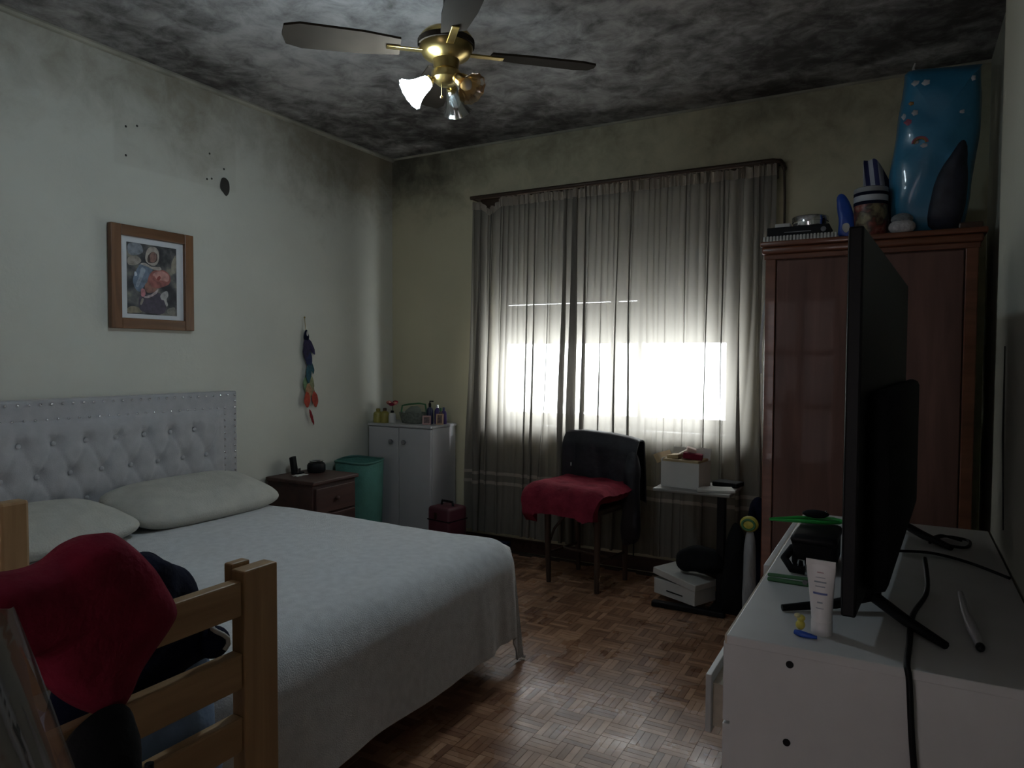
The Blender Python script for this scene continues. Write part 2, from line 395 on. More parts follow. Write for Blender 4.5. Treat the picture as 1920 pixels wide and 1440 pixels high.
WX0, WX1, WZ0, WZ1 = .86, 2.50, .87, 2.25
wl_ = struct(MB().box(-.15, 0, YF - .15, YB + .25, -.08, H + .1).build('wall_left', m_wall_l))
wb = MB()
wb.box(0, WX0, YB, YB + .22, -.08, H + .1); wb.box(WX1, XR2 + .15, YB, YB + .22, -.08, H + .1)
wb.box(WX0, WX1, YB, YB + .22, -.08, WZ0); wb.box(WX0, WX1, YB, YB + .22, WZ1, H + .1)
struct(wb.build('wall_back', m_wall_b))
wr = MB(); wr.box(XR, XR2 + .15, YF - .15, YP, -.08, H + .1, bev=.006); wr.box(XR2, XR2 + .15, YP, YB, -.08, H + .1)
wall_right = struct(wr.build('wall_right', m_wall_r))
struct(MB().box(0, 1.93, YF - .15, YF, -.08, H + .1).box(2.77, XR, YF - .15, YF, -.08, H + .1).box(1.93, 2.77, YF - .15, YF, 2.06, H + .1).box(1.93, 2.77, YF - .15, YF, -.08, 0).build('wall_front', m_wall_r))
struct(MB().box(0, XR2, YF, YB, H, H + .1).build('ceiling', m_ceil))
struct(MB().tube([(.006, YF, H - .012), (.006, YB, H - .012)], .016, 8).build('trim_1', m_cornice))
struct(MB().tube([(0, YB - .002, H - .004), (XR2, YB - .002, H - .004)], .010, 8).build('trim_2', m_cornice))
struct(MB().box(0, XR2, YB - .016, YB, 0, .085, bev=.004).build('baseboard_back', m_base))
struct(MB().box(0, .014, YF, YB - .016, 0, .085, bev=.004).build('baseboard_left', m_base))
# glazed door behind the photographer, daylight behind its frosted panes
m_doorw = wood('door_wood', (.10, .05, .03), (.2, .1, .06), .5, 2, 2)
m_frost = sheer('frosted_door_glass', (.62, .53, .53), .010, .06)
d1 = MB()
for x0, x1 in ((1.93, 2.01), (2.69, 2.77), (2.32, 2.38)): d1.box(x0, x1, YF - .09, YF - .05, 0, 2.06)
for z0, z1 in ((0, .18), (.76, .82), (1.36, 1.42), (1.96, 2.06)):
    for x0, x1 in ((2.01, 2.32), (2.38, 2.69)): d1.box(x0, x1, YF - .09, YF - .05, z0, z1)
d1 = struct(d1.build('door_1', m_doorw, None, origin=(2.35, YF - .07, 0)))
for z0, z1 in ((.18, .76), (.82, 1.36), (1.42, 1.96)):
    for x0, x1 in ((2.01, 2.32), (2.38, 2.69)): MB().grid(lambda a, b: (x0 + (x1 - x0) * a, YF - .07, z0 + (z1 - z0) * b), 1, 1).build('pane', m_frost, d1, True)
MB().tube([(2.73, YF - .05, 1.0), (2.73, YF - .01, 1.0), (2.63, YF - .01, 1.0)], .009, 8).build('door_handle', m_brass, d1, True, True)
# cracked plaster and a picture hole
m_crack = M('crack_dark', (.03, .028, .024), .9)
for pts in ([(XR - .001, 2.385, 1.35), (XR - .001, 2.36, 1.1), (XR - .001, 2.31, .85)], [(XR - .001, 2.33, .68), (XR - .001, 2.31, .62), (XR - .001, 2.345, .55), (XR - .001, 2.33, .47)],
            [(XR - .001, 2.29, .70), (XR - .001, 2.26, .60), (XR - .001, 2.22, .53)]):
    MB().tube(pts, [.002] + [.004] * (len(pts) - 2) + [.0015], 6).build('plaster_crack', m_crack, wall_right)
MB().puff([(-.03, -.01), (-.02, .04), (.005, .05), (.03, .03), (.032, -.02), (.012, -.05), (-.01, -.035)], (0.001, 2.713, 2.263), (0, 1, 0), (0, 0, 1), (1, 0, 0), .004, .002, 5, 4).build('wall_hole', m_crack, wl_, smooth=True)
for y, z in ((2.14, 2.293), (2.142, 2.433), (2.2, 2.452), (2.618, 2.422), (2.63, 2.289), (2.60, 2.28), (2.711, 2.36)):
    MB().sphere((.0, y, z), (.003, .006, .006), 8, 5).build('nail_hole', m_crack, wl_)

# window 1: aluminium sliding sashes, sill, roller shutter three quarters down
win = struct(MB().box(WX0, WX0 + .04, 4.26, 4.33, WZ0, WZ1).box(WX1 - .04, WX1, 4.26, 4.33, WZ0, WZ1).box(WX0 + .04, WX1 - .04, 4.26, 4.33, WZ0, WZ0 + .035).box(WX0 + .04, WX1 - .04, 4.26, 4.33, WZ1 - .04, WZ1)
             .build('window_1', m_alu, None, origin=(1.68, 4.2, WZ0)))
bx('window_sill', m_white_lam, win, (WX0 - .03, WX1 + .03, 4.17, 4.26, WZ0 - .035, WZ0), .006)
for x0, x1, y in ((WX0 + .04, 1.74, 4.275), (1.70, WX1 - .04, 4.305)):
    s_ = MB().box(x0, x0 + .04, y, y + .02, WZ0 + .035, WZ1 - .04).box(x1 - .04, x1, y, y + .02, WZ0 + .035, WZ1 - .04).box(x0 + .04, x1 - .04, y, y + .02, WZ0 + .035, WZ0 + .075).box(x0 + .04, x1 - .04, y, y + .02, WZ1 - .08, WZ1 - .04).build('sash', m_alu, win, True)
    bx('pane', m_glass, s_, (x0 + .04, x1 - .04, y + .008, y + .012, WZ0 + .075, WZ1 - .08))
MB().box(1.895, 1.925, 4.235, 4.255, WZ0, 1.45).build('sash_stop', m_alu, win, True)
z = 1.41; sl0 = None
while z < WZ1 + .02:
    gap = .004 if abs(z - 1.68) < .02 else 0
    z += gap
    if sl0 is None:
        sl0 = MB().box(-.80, .80, -.007, .007, 0, .0455, bev=.004).build('shutter_slat', m_slat, win); sl0.location = (0, .165, z - WZ0)
    else: share(sl0, 'shutter_slat', win, (0, .165, z - WZ0))
    z += .045
MB().box(1.84, 2.48, 4.374, 4.382, 1.665, 1.705).build('slat_patch', m_slat, win, True)
MB().box(WX0, WX1, YB + .13, YB + .22, WZ1, WZ1 + .02).build('shutter_housing', m_slat, win, True)
MB().grid(lambda a, b: (2.655 + .012 * b + .02 * a * a, 4.02 + .15 * (a - .5) ** 2, 1.235 + .40 * a), 8, 2, .002).build('shutter_strap', m_white_lam, win, True)

# ================================================================== CURTAIN
def curtain_pt(s, z, dy=0.):
    t = (2.35 - z) / 2.2
    X0 = .775 - .05 * t; X1 = 2.715 - .01 * t
    ph = 2 * pi * (19 * s + 1.25 * n1(s * 8, 3.1) + .45 * n1(s * 17, 8.2)) + (1.0 * n1(s * 6, z * .5, 4.) + .6 * n1(s * 13, z * .9, 2.)) * (.35 + t) * 1.5
    p2 = 2 * pi * (53 * s + .8 * n1(s * 31, 1.)) + .8 * n1(s * 9, z * .8, 6.)
    am = .72 + .75 * n1(s * 11, 1.7) + .4 * n1(s * 4, z * .7, 7.)
    am *= 1 - .75 * exp(-((s - .74) / .10) ** 4)
    am = max(.12, am) * (.70 + .55 * min(1, t * 1.6))
    fine = (1 - .55 * min(1, t * 2.2))
    x = X0 + (X1 - X0) * s + .034 * am * sin(ph) + .0075 * fine * sin(p2) + .012 * t * n1(s * 5, z * .8, 9)
    y = 4.108 + .026 * am * cos(ph) + .0075 * fine * cos(p2) + .010 * n1(s * 6, z * .9, 12) * t
    droop = -.055 * exp(-((x - .90) / .05) ** 2) * max(0, 1 - t * 6)
    return Vector((x, y + dy, z + droop))
cur = thing('curtain', 'long sheer grey-beige curtain hanging gathered in front of the window', 'curtain', (1.74, 4.105, .125))
MB().grid(lambda a, b: curtain_pt(a, .125 + 2.205 * b), 900, 36).build('curtain_panel', m_curt, cur, True, True)
def ruff(a, b):
    p = curtain_pt(a, 2.318 + .062 * b); p.y += .012 * sin(a * 760 + 3 * n1(a * 30)) * (.3 + b) - .008; p.z += .006 * n1(a * 60, 2) * b - .02 * max(0, n1(a * 8, 5.5)) * b; return p
MB().grid(ruff, 700, 4).build('header_ruffle', m_ruffle, cur, True, True)
for z0 in (.52, .455):
    MB().grid(lambda a, b: curtain_pt(a, z0 + .022 * b, -.004), 640, 1).build('lace_band', m_ruffle, cur, True, True)
rod = thing('curtain_rod', 'dark wooden curtain rod running above the window', 'curtain rod', (1.74, 4.09, 2.39))
MB().tube([(.76, 4.085, 2.392), (2.70, 4.085, 2.392), (2.738, 4.10, 2.388), (2.745, 4.14, 2.38), (2.745, 4.199, 2.37)], .0125, 10).build('rod', m_rod, rod, True, True)
MB().box(.77, 2.74, 4.092, 4.199, 2.388, 2.400).box(.80, 2.72, 4.150, 4.162, 2.31, 2.388).build('track_board', m_rod, rod, True)
MB().tube([(.76, 4.085, 2.392), (.758, 4.199, 2.392)], .008, 8).build('bracket', m_rod, rod, True, True)
MB().tube([(2.748, 4.15, 2.38), (2.752, 4.17, 2.2), (2.752, 4.175, 1.98)], .006, 8).build('shadow_strip', m_rod, rod, True, True)  # dark strip standing in for the shadow along the curtain's right edge

# ================================================================== BED
bed = thing('double_bed', 'double bed with a grey button-tufted headboard against the left wall', 'bed', (1.0, 1.88, 0))
bx('bed_base', m_bedbase, bed, (.12, 1.865, 1.13, 2.62, .17, .30), .02, smooth=True)
for x in (.2, 1.6):
    for y in (1.3, 2.4): MB().tube([(x, y, 0), (x, y, .17)], .025, 10).build('leg', m_black, bed, True, True)
bx('mattress', m_white_lam, bed, (.12, 1.90, 1.10, 2.655, .30, .52), .05, smooth=True)
HY0, HY1, HZ0, HZ1 = 1.0, 2.712, .18, 1.122
BTN = [(1.73 + .1412 * k, .93) for k in range(-4, 6)] + [(1.66 + .1412 * k, .79) for k in range(-4, 7)] + [(1.73 + .1412 * k, .665) for k in range(-4, 6)]
BTN = [b for b in BTN if 1.14 < b[0] < 2.56]
def hb_front(a, b):
    y = HY0 + .085 + (HY1 - HY0 - .17) * a; z = HZ0 + (HZ1 - .09 - HZ0) * b
    d = min((y - q[0]) ** 2 + (z - q[1]) ** 2 for q in BTN)
    h = .024 * (1 - exp(-d / .0010))
    # diagonal folds between neighbouring buttons
    if .60 < z < .97:
        u = ((y - 1.73) / .1412 + (z - .93) / .28); v = ((y - 1.73) / .1412 - (z - .93) / .28)
        for w in (u, v):
            q = abs(w - round(w)); h -= .006 * exp(-(q / .045) ** 2)
    e = min(a, 1 - a, (1 - b) * .6); h *= min(1, e / .05) ** .6 if e < .05 else 1
    return (.085 + max(.0, h), y, z)
hb = bx('headboard', m_velvet, bed, (.016, .085, HY0, HY1, HZ0, HZ1), .008)
MB().grid(hb_front, 170, 76).build('tufted_panel', m_velvet, hb, False, True)
hb.data.update()
tp = [c for c in hb.children if c.name.startswith('tufted_panel')][0]
for v in tp.data.vertices: v.co -= wl(bed)
st0 = MB().sphere((0, 0, 0), (.005, .0065, .0065), 10, 6).build('stud', m_stud, hb, smooth=True)
pts = [(HY1 - .018 - .046 * k, HZ1 - .02) for k in range(36)] + [(HY1 - .018, HZ1 - .02 - .035 * k) for k in range(1, 16)] + [(HY1 - .085 - .046 * k, HZ1 - .088) for k in range(34)] + [(HY1 - .085, HZ1 - .088 - .035 * k) for k in range(1, 13)]
pts = [p for p in pts if p[0] > HY0 + .012]
B0 = wl(bed)
for i, (y, z) in enumerate(pts):
    l = Vector((.088, y, z)) - B0
    if i == 0: st0.location = l
    else: share(st0, 'stud', hb, l)
bt0 = MB().sphere((0, 0, 0), (.006, .011, .011), 10, 6).build('button', m_velvet, hb, smooth=True)
for i, (y, z) in enumerate(BTN):
    l = Vector((.090, y, z)) - B0
    if i == 0: bt0.location = l
    else: share(bt0, 'button', hb, l)
# bedspread: a fleece laid over the mattress, hanging over foot and sides
BX0, BX1, BY0, BY1, TZ = .30, 1.80, 1.20, 2.555, .545
def spread(a, b):
    drop = .475
    u = .36 + (BX1 + drop - .36) * a; v = (BY0 - drop) + (BY1 - BY0 + 2 * drop) * b
    px, py = min(u, BX1), max(BY0, min(BY1, v)); dx, dy = u - px, v - py; d = sqrt(dx * dx + dy * dy)
    top = TZ + .008 * n1(u * 2.2, v * 2.2, 1) + .003 * n1(u * 9, v * 9, 4)
    if u < .60: top += 0
    if d < 1e-6: return (u, v, top)
    nx, ny = dx / d, dy / d; R = .125
    arc = R * pi / 2
    if d < arc: o_ = R * sin(d / R); dz = R * (1 - cos(d / R))
    else: o_ = R; dz = R + (d - arc)
    hang = max(0., (dz - .06) / .4)
    per = (py if abs(nx) > abs(ny) else px) + math.atan2(ny, nx) * .16
    cor = min(1, abs(math.atan2(abs(ny), abs(nx)) - 0) / .5) if nx > .05 else .4
    nearc = max(cor, exp(-((py - BY1) / .28) ** 2) if nx > .5 else 0)
    f = n1(per * 3.2, 2.2) * .35 + nearc * (n1(per * 8, 6.1) * .6 + n1(per * 17, 1.1) * .25)
    o_ += hang * (.028 + .085 * f)
    return (px + nx * o_, py + ny * o_, max(.012, top - dz))
bs = MB().grid(spread, 190, 230, .006).build('bedspread', m_fleece, None, smooth=True, origin=(1.0, 1.88, .545))
tag(bs, 'pale grey fleece bedspread draped over the double bed', 'bedspread')
# pillows
def pillow(cx, cy, wy, wx, h, ry, label, seed):
    def f(a, b, side):
        pass
    mb = MB(); n, m_ = 44, 26; T = TR((cx, cy, .55 + h * .50), 0, ry, 0)
    vs = []; fs = []
    for i in range(m_ + 1):
        th = pi * i / m_ - pi / 2
        for j in range(n):
            a = 2 * pi * j / n
            sg = lambda q, e: math.copysign(abs(q) ** e, q)
            x = wx / 2 * sg(cos(th), .5) * sg(cos(a), .42); y = wy / 2 * sg(cos(th), .5) * sg(sin(a), .42); z = h / 2 * sg(sin(th), .9)
            k = 1 - .55 * (abs(2 * x / wx) ** 4 + abs(2 * y / wy) ** 4) / 2
            z *= k; z += .012 * n1(x * 6 + seed, y * 6, 1) * (1 if z > 0 else .2)
            vs.append(T @ Vector((x, y, z)))
    for i in range(m_):
        for j in range(n): fs.append((i * n + j, i * n + (j + 1) % n, (i + 1) * n + (j + 1) % n, (i + 1) * n + j))
    mb.add(vs, fs)
    return tag(mb.build('pillow', m_pillow, None, smooth=True, origin=(cx, cy, .55)), label, 'pillow', 'bed pillows')
pillow(.34, 2.25, .80, .44, .155, radians(12), 'ivory pillow at the headboard on the nightstand side of the bed', 1)
pillow(.36, 1.46, .80, .46, .15, radians(8), 'ivory pillow at the headboard nearer the pine cot', 5)

# ================================================================== NIGHTSTAND and things on it
ns = thing('nightstand', 'dark red wooden nightstand between the bed and the teal hamper', 'nightstand', (.2, 3.165, 0))
bx('body', m_night, ns, (.02, .385, 2.985, 3.345, .06, .572), .004)
bx('table_top', m_night, ns, (.016, .405, 2.97, 3.36, .572, .596), .006)
for z0, z1 in ((.40, .55), (.235, .39), (.075, .225)):
    dr = bx('drawer', m_night, ns, (.385, .40, 3.0, 3.33, z0, z1), .004)
    MB().sphere((.412, 3.165, (z0 + z1) / 2), .013, 10, 6).build('knob', m_night, dr, True, True)
for x in (.05, .35):
    for y in (3.01, 3.32): MB().box(x - .02, x + .02, y - .02, y + .02, 0, .06).build('leg', m_night, ns, True)
ph = thing('phone_stand', 'small black box propped upright on the nightstand', 'box', (.085, 3.14, .596), .5)
MB().box(-.012, .012, -.033, .033, 0, .105, TR((0, 0, .001), 0, radians(-8)), .004).build('body', m_black, ph)
MB().box(-.01, .05, -.03, .03, 0, .010, None, .004).build('foot', m_blackmat, ph)
MB().box(.022, .03, -.02, .02, .010, .035, TR((0, 0, 0))).build('metal_clip', m_chrome, ph)
ck = thing('alarm_clock', 'squat black round alarm clock on the nightstand', 'clock', (.15, 3.255, .596))
MB().lathe([(0, 0), (.05, 0), (.056, .012), (.056, .045), (.048, .058), (0, .062)], 24).build('body', m_black, ck, smooth=True)
MB().lathe([(.03, .062), (.042, .066), (.046, .072), (.042, .075), (.03, .070)], 20).build('rim', m_chrome, ck, smooth=True)
wm = MB().grid(lambda a, b: (.14 + .05 * a, 3.06 + .09 * b, .600 + .004 * n1(a * 5, b * 5)), 6, 6, .002).build('paper_slip', m_paper, None, origin=(.16, 3.1, .6))
tag(wm, 'small white paper slip lying on the nightstand', 'paper')

# teal hamper
hm = thing('laundry_hamper', 'tall round teal laundry hamper between nightstand and white cabinet', 'hamper', (.185, 3.615, 0))
prof = [(0, .005), (.135, .005), (.14, .02), (.147, .2), (.152, .4), (.158, .62), (.155, .63), (.148, .62), (.14, .2), (.135, .03), (0, .02)]
MB().lathe(prof, 32, None, lambda t, a: .012 * sin(9 * a + 4 * t)).build('body', m_teal, hm, smooth=True)
MB().tube([(.157 * cos(a * pi / 16), .157 * sin(a * pi / 16), .628 + .006 * sin(a * .6)) for a in range(33)], .008, 8, False).build('rim', m_tealrim, hm, smooth=True)

# white two-door cabinet
cb = thing('white_cabinet', 'low white two-door cabinet standing in the room corner', 'cabinet', (.32, 4.02, 0))
bx('carcass', m_white_cab, cb, (.05, .585, 3.885, 4.17, .05, .835), .003)
bx('cabinet_top', m_white_cab, cb, (.045, .592, 3.862, 4.175, .835, .852), .004)
bx('plinth', m_white_cab, cb, (.06, .575, 3.90, 4.16, 0, .05))
for x0, x1, kx in ((.052, .315, .262), (.320, .583, .372)):
    dr = bx('door', m_white_cab, cb, (x0, x1, 3.866, 3.885, .055, .83), .004)
    MB().lathe([(.006, 0), (.006, .012), (.016, .018), (.016, .026), (0, .03)], 16, TR((kx, 3.866, .735), radians(90))).build('knob', m_knob, dr, True, True)
# things on the cabinet
CT = .852
def bottle(loc, r, h, mat, capmat, label, neck=.4, cat='bottle', group='toiletries on the white cabinet', spray=False):
    t = thing('bottle', label, cat, loc, 0, group)
    MB().lathe([(0, 0), (r, 0), (r * 1.04, .006), (r, h * .62), (r * .8, h * .74), (r * neck, h * .8), (r * neck, h * .84)], 16).build('body', mat, t, smooth=True)
    MB().lathe([(r * neck * 1.15, h * .82), (r * neck * 1.15, h * .97), (r * neck * .8, h), (0, h)], 14).build('cap', capmat, t, smooth=True)
    if spray: MB().tube([(0, 0, h), (0, 0, h + .012), (r * 1.2, 0, h + .012)], .005, 8).build('nozzle', capmat, t)
    return t
m_olive = M('olive_yellow_bottle', (.28, .25, .06), .35, .2); m_olive2 = M('mustard_bottle', (.24, .20, .04), .35, .2)
m_purple = M('purple_bottle', (.05, .03, .14), .3, .2); m_indigo = M('indigo_bottle', (.02, .025, .07), .3, .2)
m_dbrown = M('dark_brown_bottle', (.05, .025, .015), .3, .2)
bottle((.085, 3.93, CT), .034, .10, m_olive, m_olive2, 'short olive yellow bottle at the far left end of the white cabinet')
bottle((.145, 3.93, CT), .030, .105, m_olive2, m_dbrown, 'mustard bottle under the red flower on the white cabinet')
bottle((.195, 3.95, CT), .026, .088, m_paper, m_black, 'small white bottle with a black cap on the white cabinet')
fl = thing('cloth_flower', 'dark red and pink cloth flower above the mustard bottle', 'flower', (.155, 4.0, CT))
MB().tube([(0, 0, 0), (0, .005, .07), (.005, 0, .125)], .003, 6).build('stem', m_dkgreen, fl)
for k in range(6):
    a = k * pi / 3
    MB().sphere((.024 * cos(a), .024 * sin(a), .135 + .008 * sin(2 * a)), (.021, .021, .012), 8, 6).build('petal', m_wine if k % 2 else M('pink_petal', (.42, .16, .12), .8), fl, smooth=True)
bk = thing('wire_basket', 'grey woven basket with a tall handle on the white cabinet', 'basket', (.33, 4.02, CT))
def bask(a, b):
    an = 2 * pi * a; r = .075 + .018 * b
    return (r * 1.25 * cos(an), r * .8 * sin(an), .075 * b)
m_bask = M('grey_woven_plastic', (.13, .145, .12), .7, .35, 60, .5, 120)
MB().grid(bask, 32, 6, .004).build('body', m_bask, bk, smooth=True)
MB().lathe([(0, .004), (.07, .004)], 24).build('bottom', m_bask, bk)
MB().tube([(-.11, 0, .07), (-.10, 0, .12), (-.04, 0, .132), (.05, 0, .14), (.10, 0, .135), (.112, 0, .07)], .006, 8).build('handle', m_dkgreen, bk, smooth=True)
MB().puff([(-.07, .03), (-.04, .09), (.02, .11), (.07, .10), (.08, .04), (0, .02)], (0, -.02, .01), (1, 0, 0), (0, 0, 1), (0, -1, 0), .03, .03, 6, 4, .01, 30).build('folded_cloth', M('grey_green_cloth', (.16, .18, .15), .9), bk, smooth=True)
bottle((.462, 4.03, CT), .024, .145, m_indigo, m_black, 'tall indigo spray bottle beside the basket on the white cabinet', .35, spray=True)
bottle((.505, 4.06, CT), .022, .135, m_purple, m_chrome, 'purple bottle with a silver cap on the white cabinet')
bottle((.545, 4.08, CT), .020, .115, m_purple, m_indigo, 'shorter purple bottle at the right end of the white cabinet')
bottle((.56, 4.02, CT), .014, .115, m_dbrown, m_dkgreen, 'thin brown bottle between the two little picture frames', .5)
for (x, y, w, h, rz, tl, lab, mm) in ((.492, 3.95, .058, .062, .5, 0, 'little square pink picture frame on the white cabinet', M('pink_frame', (.42, .24, .22), .5)), (.572, 3.99, .052, .075, .35, 0, 'little upright tan picture frame at the cabinet end', M('tan_frame', (.46, .30, .20), .5))):
    t = thing('mini_frame', lab, 'picture frame', (x, y, CT), rz, 'little picture frames on the white cabinet')
    q = .009; T = TR((0, 0, .001), radians(-9))
    MB().box(-w / 2, -w / 2 + q, -.006, .006, 0, h, T).box(w / 2 - q, w / 2, -.006, .006, 0, h, T).box(-w / 2 + q, w / 2 - q, -.006, .006, 0, q, T).box(-w / 2 + q, w / 2 - q, -.006, .006, h - q, h, T).build('frame', mm, t)
    MB().box(-w / 2 + q, w / 2 - q, 0, .004, q, h - q, T).build('photo', mottle('mini_photo', [(.05, .02, .04), (.2, .14, .1)], 60), t)
    MB().box(-.008, .008, .0, .03, 0, .004).build('prop', m_dbrown, t)
# maroon case beside the cabinet
mc = thing('vanity_case', 'maroon case standing on the floor beside the white cabinet', 'case', (.745, 3.83, 0), -.15)
MB().box(-.095, .095, -.09, .09, 0, .345, None, .02).build('body', m_maroon, mc, smooth=True)
MB().tube([(-.05, 0, .343), (-.045, 0, .372), (.045, 0, .372), (.05, 0, .343)], .008, 8).build('handle', m_black, mc, smooth=True)
MB().box(-.03, -.005, -.096, -.088, .27, .31).build('clasp', m_chrome, mc)
MB().box(-.096, .096, -.091, .091, .255, .262).build('seam', m_black, mc)
bbx = thing('blue_box', 'dark blue flat box on the floor below the curtain', 'box', (1.02, 3.86, 0), .1)
MB().box(-.13, .13, -.10, .10, 0, .11, None, .008).build('body', m_darkblue, bbx); MB().box(-.134, .134, -.104, .104, .085, .125, None, .006).build('lid', m_navy, bbx)

# ================================================================== PICTURE on the left wall
pic = thing('framed_picture', 'walnut framed picture of a veiled woman on the left wall', 'picture', (.012, 2.262, 1.70))
Y0, Y1, Z0, Z1 = -.224, .224, -.252, .252; fw = .052
def pb(n, mt, x0, x1, y0, y1, z0, z1, par, bev=0): return MB().box(x0, x1, y0, y1, z0, z1, None, bev).build(n, mt, par)
fr = pb('frame_side', m_frame, -.01, .022, Y0, Y0 + fw, Z0, Z1, pic, .004); pb('frame_side', m_frame, -.01, .022, Y1 - fw, Y1, Z0, Z1, pic, .004)
pb('frame_rail', m_frame_y, -.01, .021, Y0 + fw, Y1 - fw, Z0, Z0 + fw, pic, .004); pb('frame_rail', m_frame_y, -.01, .021, Y0 + fw, Y1 - fw, Z1 - fw, Z1, pic, .004)
pb('mount', m_mount, -.008, .004, Y0 + fw, Y1 - fw, Z0 + fw, Z1 - fw, pic)
pr = pb('print', mottle('dark_forest_print', [(.012, .012, .016), (.03, .03, .035), (.10, .10, .095), (.25, .23, .18)], 14, .6, 5), .004, .0045, -.137, .133, -.178, .172, pic)
def flat(name, col, poly, x):
    m = mottle('print_' + name, [[c * .6 for c in col], col, [min(1, c * 1.25) for c in col]], 40, .6)
    b = MB(); b.puff(poly, (x, 0, 0), (0, 1, 0), (0, 0, 1), (1, 0, 0), .0004, .0004, 2, 5); b.build(name, m, pr, smooth=False)
def pm(pts):
    out = []
    for x, y in pts:
        u = (x - 350) / 540; v = (y - (350 + 95 * u)) / (790 - 45 * u); out.append((max(-.135, min(.131, -.137 + .27 * u)), max(-.176, min(.170, .172 - .35 * v))))
    return out
flat('pale_sky', (.20, .22, .25), pm([(365, 380), (370, 480), (440, 500), (520, 470), (500, 390), (430, 365)]), .0050)
flat('pale_rock', (.28, .25, .21), pm([(362, 530), (365, 600), (440, 610), (500, 570), (470, 520), (410, 510)]), .0051)
flat('dry_grass', (.24, .22, .17), pm([(830, 620), (850, 560), (890, 520), (892, 680), (860, 720), (835, 700)]), .0051)
flat('ground', (.22, .19, .13), pm([(350, 1080), (400, 1060), (470, 1080), (500, 1130), (420, 1135), (350, 1130)]), .0051)
flat('ground', (.20, .19, .16), pm([(780, 1110), (840, 1090), (868, 1100), (860, 1170), (790, 1160)]), .0051)
flat('skirt', (.060, .048, .070), pm([(480, 960), (470, 1060), (500, 1120), (620, 1150), (740, 1150), (760, 1040), (700, 930), (580, 930)]), .0053)
flat('cloak', (.13, .17, .23), pm([(490, 600), (440, 680), (410, 770), (430, 860), (480, 905), (530, 840), (590, 740), (620, 660), (560, 610)]), .0056)
flat('cloak_fold', (.26, .30, .36), pm([(500, 640), (470, 740), (440, 830), (465, 850), (510, 760), (545, 670)]), .0059)
flat('highlight', (.42, .46, .52), pm([(425, 700), (432, 680), (450, 695), (452, 725), (432, 730)]), .0061)
flat('veil', (.36, .32, .28), pm([(545, 560), (550, 480), (575, 430), (620, 415), (665, 430), (690, 480), (688, 570), (650, 620), (590, 610)]), .0060)
flat('hair', (.05, .03, .025), pm([(568, 575), (570, 500), (600, 462), (640, 455), (668, 490), (672, 560), (640, 590), (600, 592)]), .0062)
flat('face', (.23, .125, .10), pm([(588, 560), (586, 510), (610, 478), (642, 474), (662, 505), (660, 555), (635, 585), (608, 582)]), .0064)
flat('collar', (.40, .36, .32), pm([(490, 600), (540, 590), (620, 640), (700, 640), (712, 675), (640, 668), (560, 630)]), .0063)
flat('robe', (.30, .10, .085), pm([(560, 850), (570, 760), (610, 690), (690, 670), (770, 690), (820, 760), (800, 830), (730, 860), (650, 880), (590, 900)]), .0062)
flat('robe_light', (.48, .24, .21), pm([(620, 730), (660, 690), (740, 690), (800, 740), (790, 800), (720, 800), (660, 790)]), .0064)
flat('robe_dark', (.22, .045, .04), pm([(670, 745), (700, 730), (715, 760), (690, 785), (665, 775)]), .0066)
flat('sleeve', (.46, .18, .20), pm([(490, 900), (500, 870), (530, 880), (540, 930), (520, 960), (495, 950)]), .0065)
flat('arm', (.25, .12, .09), pm([(540, 820), (575, 810), (620, 860), (660, 870), (640, 910), (570, 920), (535, 880)]), .0064)
flat('cuff', (.44, .36, .36), pm([(520, 960), (570, 955), (650, 910), (680, 880), (660, 930), (590, 970), (540, 975)]), .0066)
flat('lamb', (.34, .33, .32), pm([(700, 960), (730, 920), (780, 910), (790, 960), (770, 1000), (785, 1060), (765, 1075), (740, 1010), (715, 1000)]), .0064)
flat('lamb_leg', (.26, .23, .19), pm([(480, 1040), (500, 980), (520, 990), (500, 1045)]), .0064)
# ================================================================== FEATHER HANGING
dc = thing('feather_hanging', 'rainbow feather hanging with a dark oval pendant on the left wall', 'wall hanging', (.004, 3.315, 1.565))
MB().sphere((.006, -.012, .0), .006, 8, 6).tube([(.006, -.012, 0), (.012, -.008, -.085)], .0016, 6).build('string', m_brass, dc)
MB().puff([(-.022, -.03), (-.016, .01), (0, .028), (.016, .01), (.022, -.03), (0, -.05)], (.014, -.006, -.105), (0, 1, 0), (0, 0, 1), (1, 0, 0), .01, .008, 5, 4).build('pendant', m_navy, dc, smooth=True)
MB().sphere((.024, -.006, -.102), (.003, .009, .016), 10, 8).build('bead', m_paper, dc, smooth=True)
def feather(y0, z0, y1, z1, w, col, x=.016):
    a = Vector((y0, z0)); b = Vector((y1, z1)); d = b - a; n_ = Vector((-d.y, d.x)).normalized()
    poly = [a, a + d * .25 + n_ * w * .8, a + d * .6 + n_ * w, a + d * .9 + n_ * w * .5, b, a + d * .88 - n_ * w * .55, a + d * .55 - n_ * w, a + d * .2 - n_ * w * .7]
    MB().puff([(p.x, p.y) for p in poly], (x, 0, 0), (0, 1, 0), (0, 0, 1), (1, 0, 0), .006, .005, 5, 4, .006, 40, y0 * 50).build('feather', M('feather', col, .9, .3, 60), dc, smooth=True)
feather(-.008, -.13, -.006, -.285, .030, (.020, .015, .045)); feather(.0, -.13, .07, -.235, .020, (.020, .014, .05), .012)
feather(.006, -.20, .012, -.33, .028, (.014, .022, .07), .02)
feather(.01, -.28, .0, -.42, .024, (.02, .07, .09), .022); feather(.025, -.28, .05, -.36, .015, (.02, .075, .09), .018)
feather(-.02, -.38, -.012, -.47, .022, (.12, .20, .10), .014); feather(.02, -.36, .045, -.47, .020, (.22, .23, .12), .018)
feather(.0, -.42, .005, -.52, .028, (.30, .17, .09), .022); feather(.03, -.42, .05, -.52, .020, (.22, .18, .10), .016)
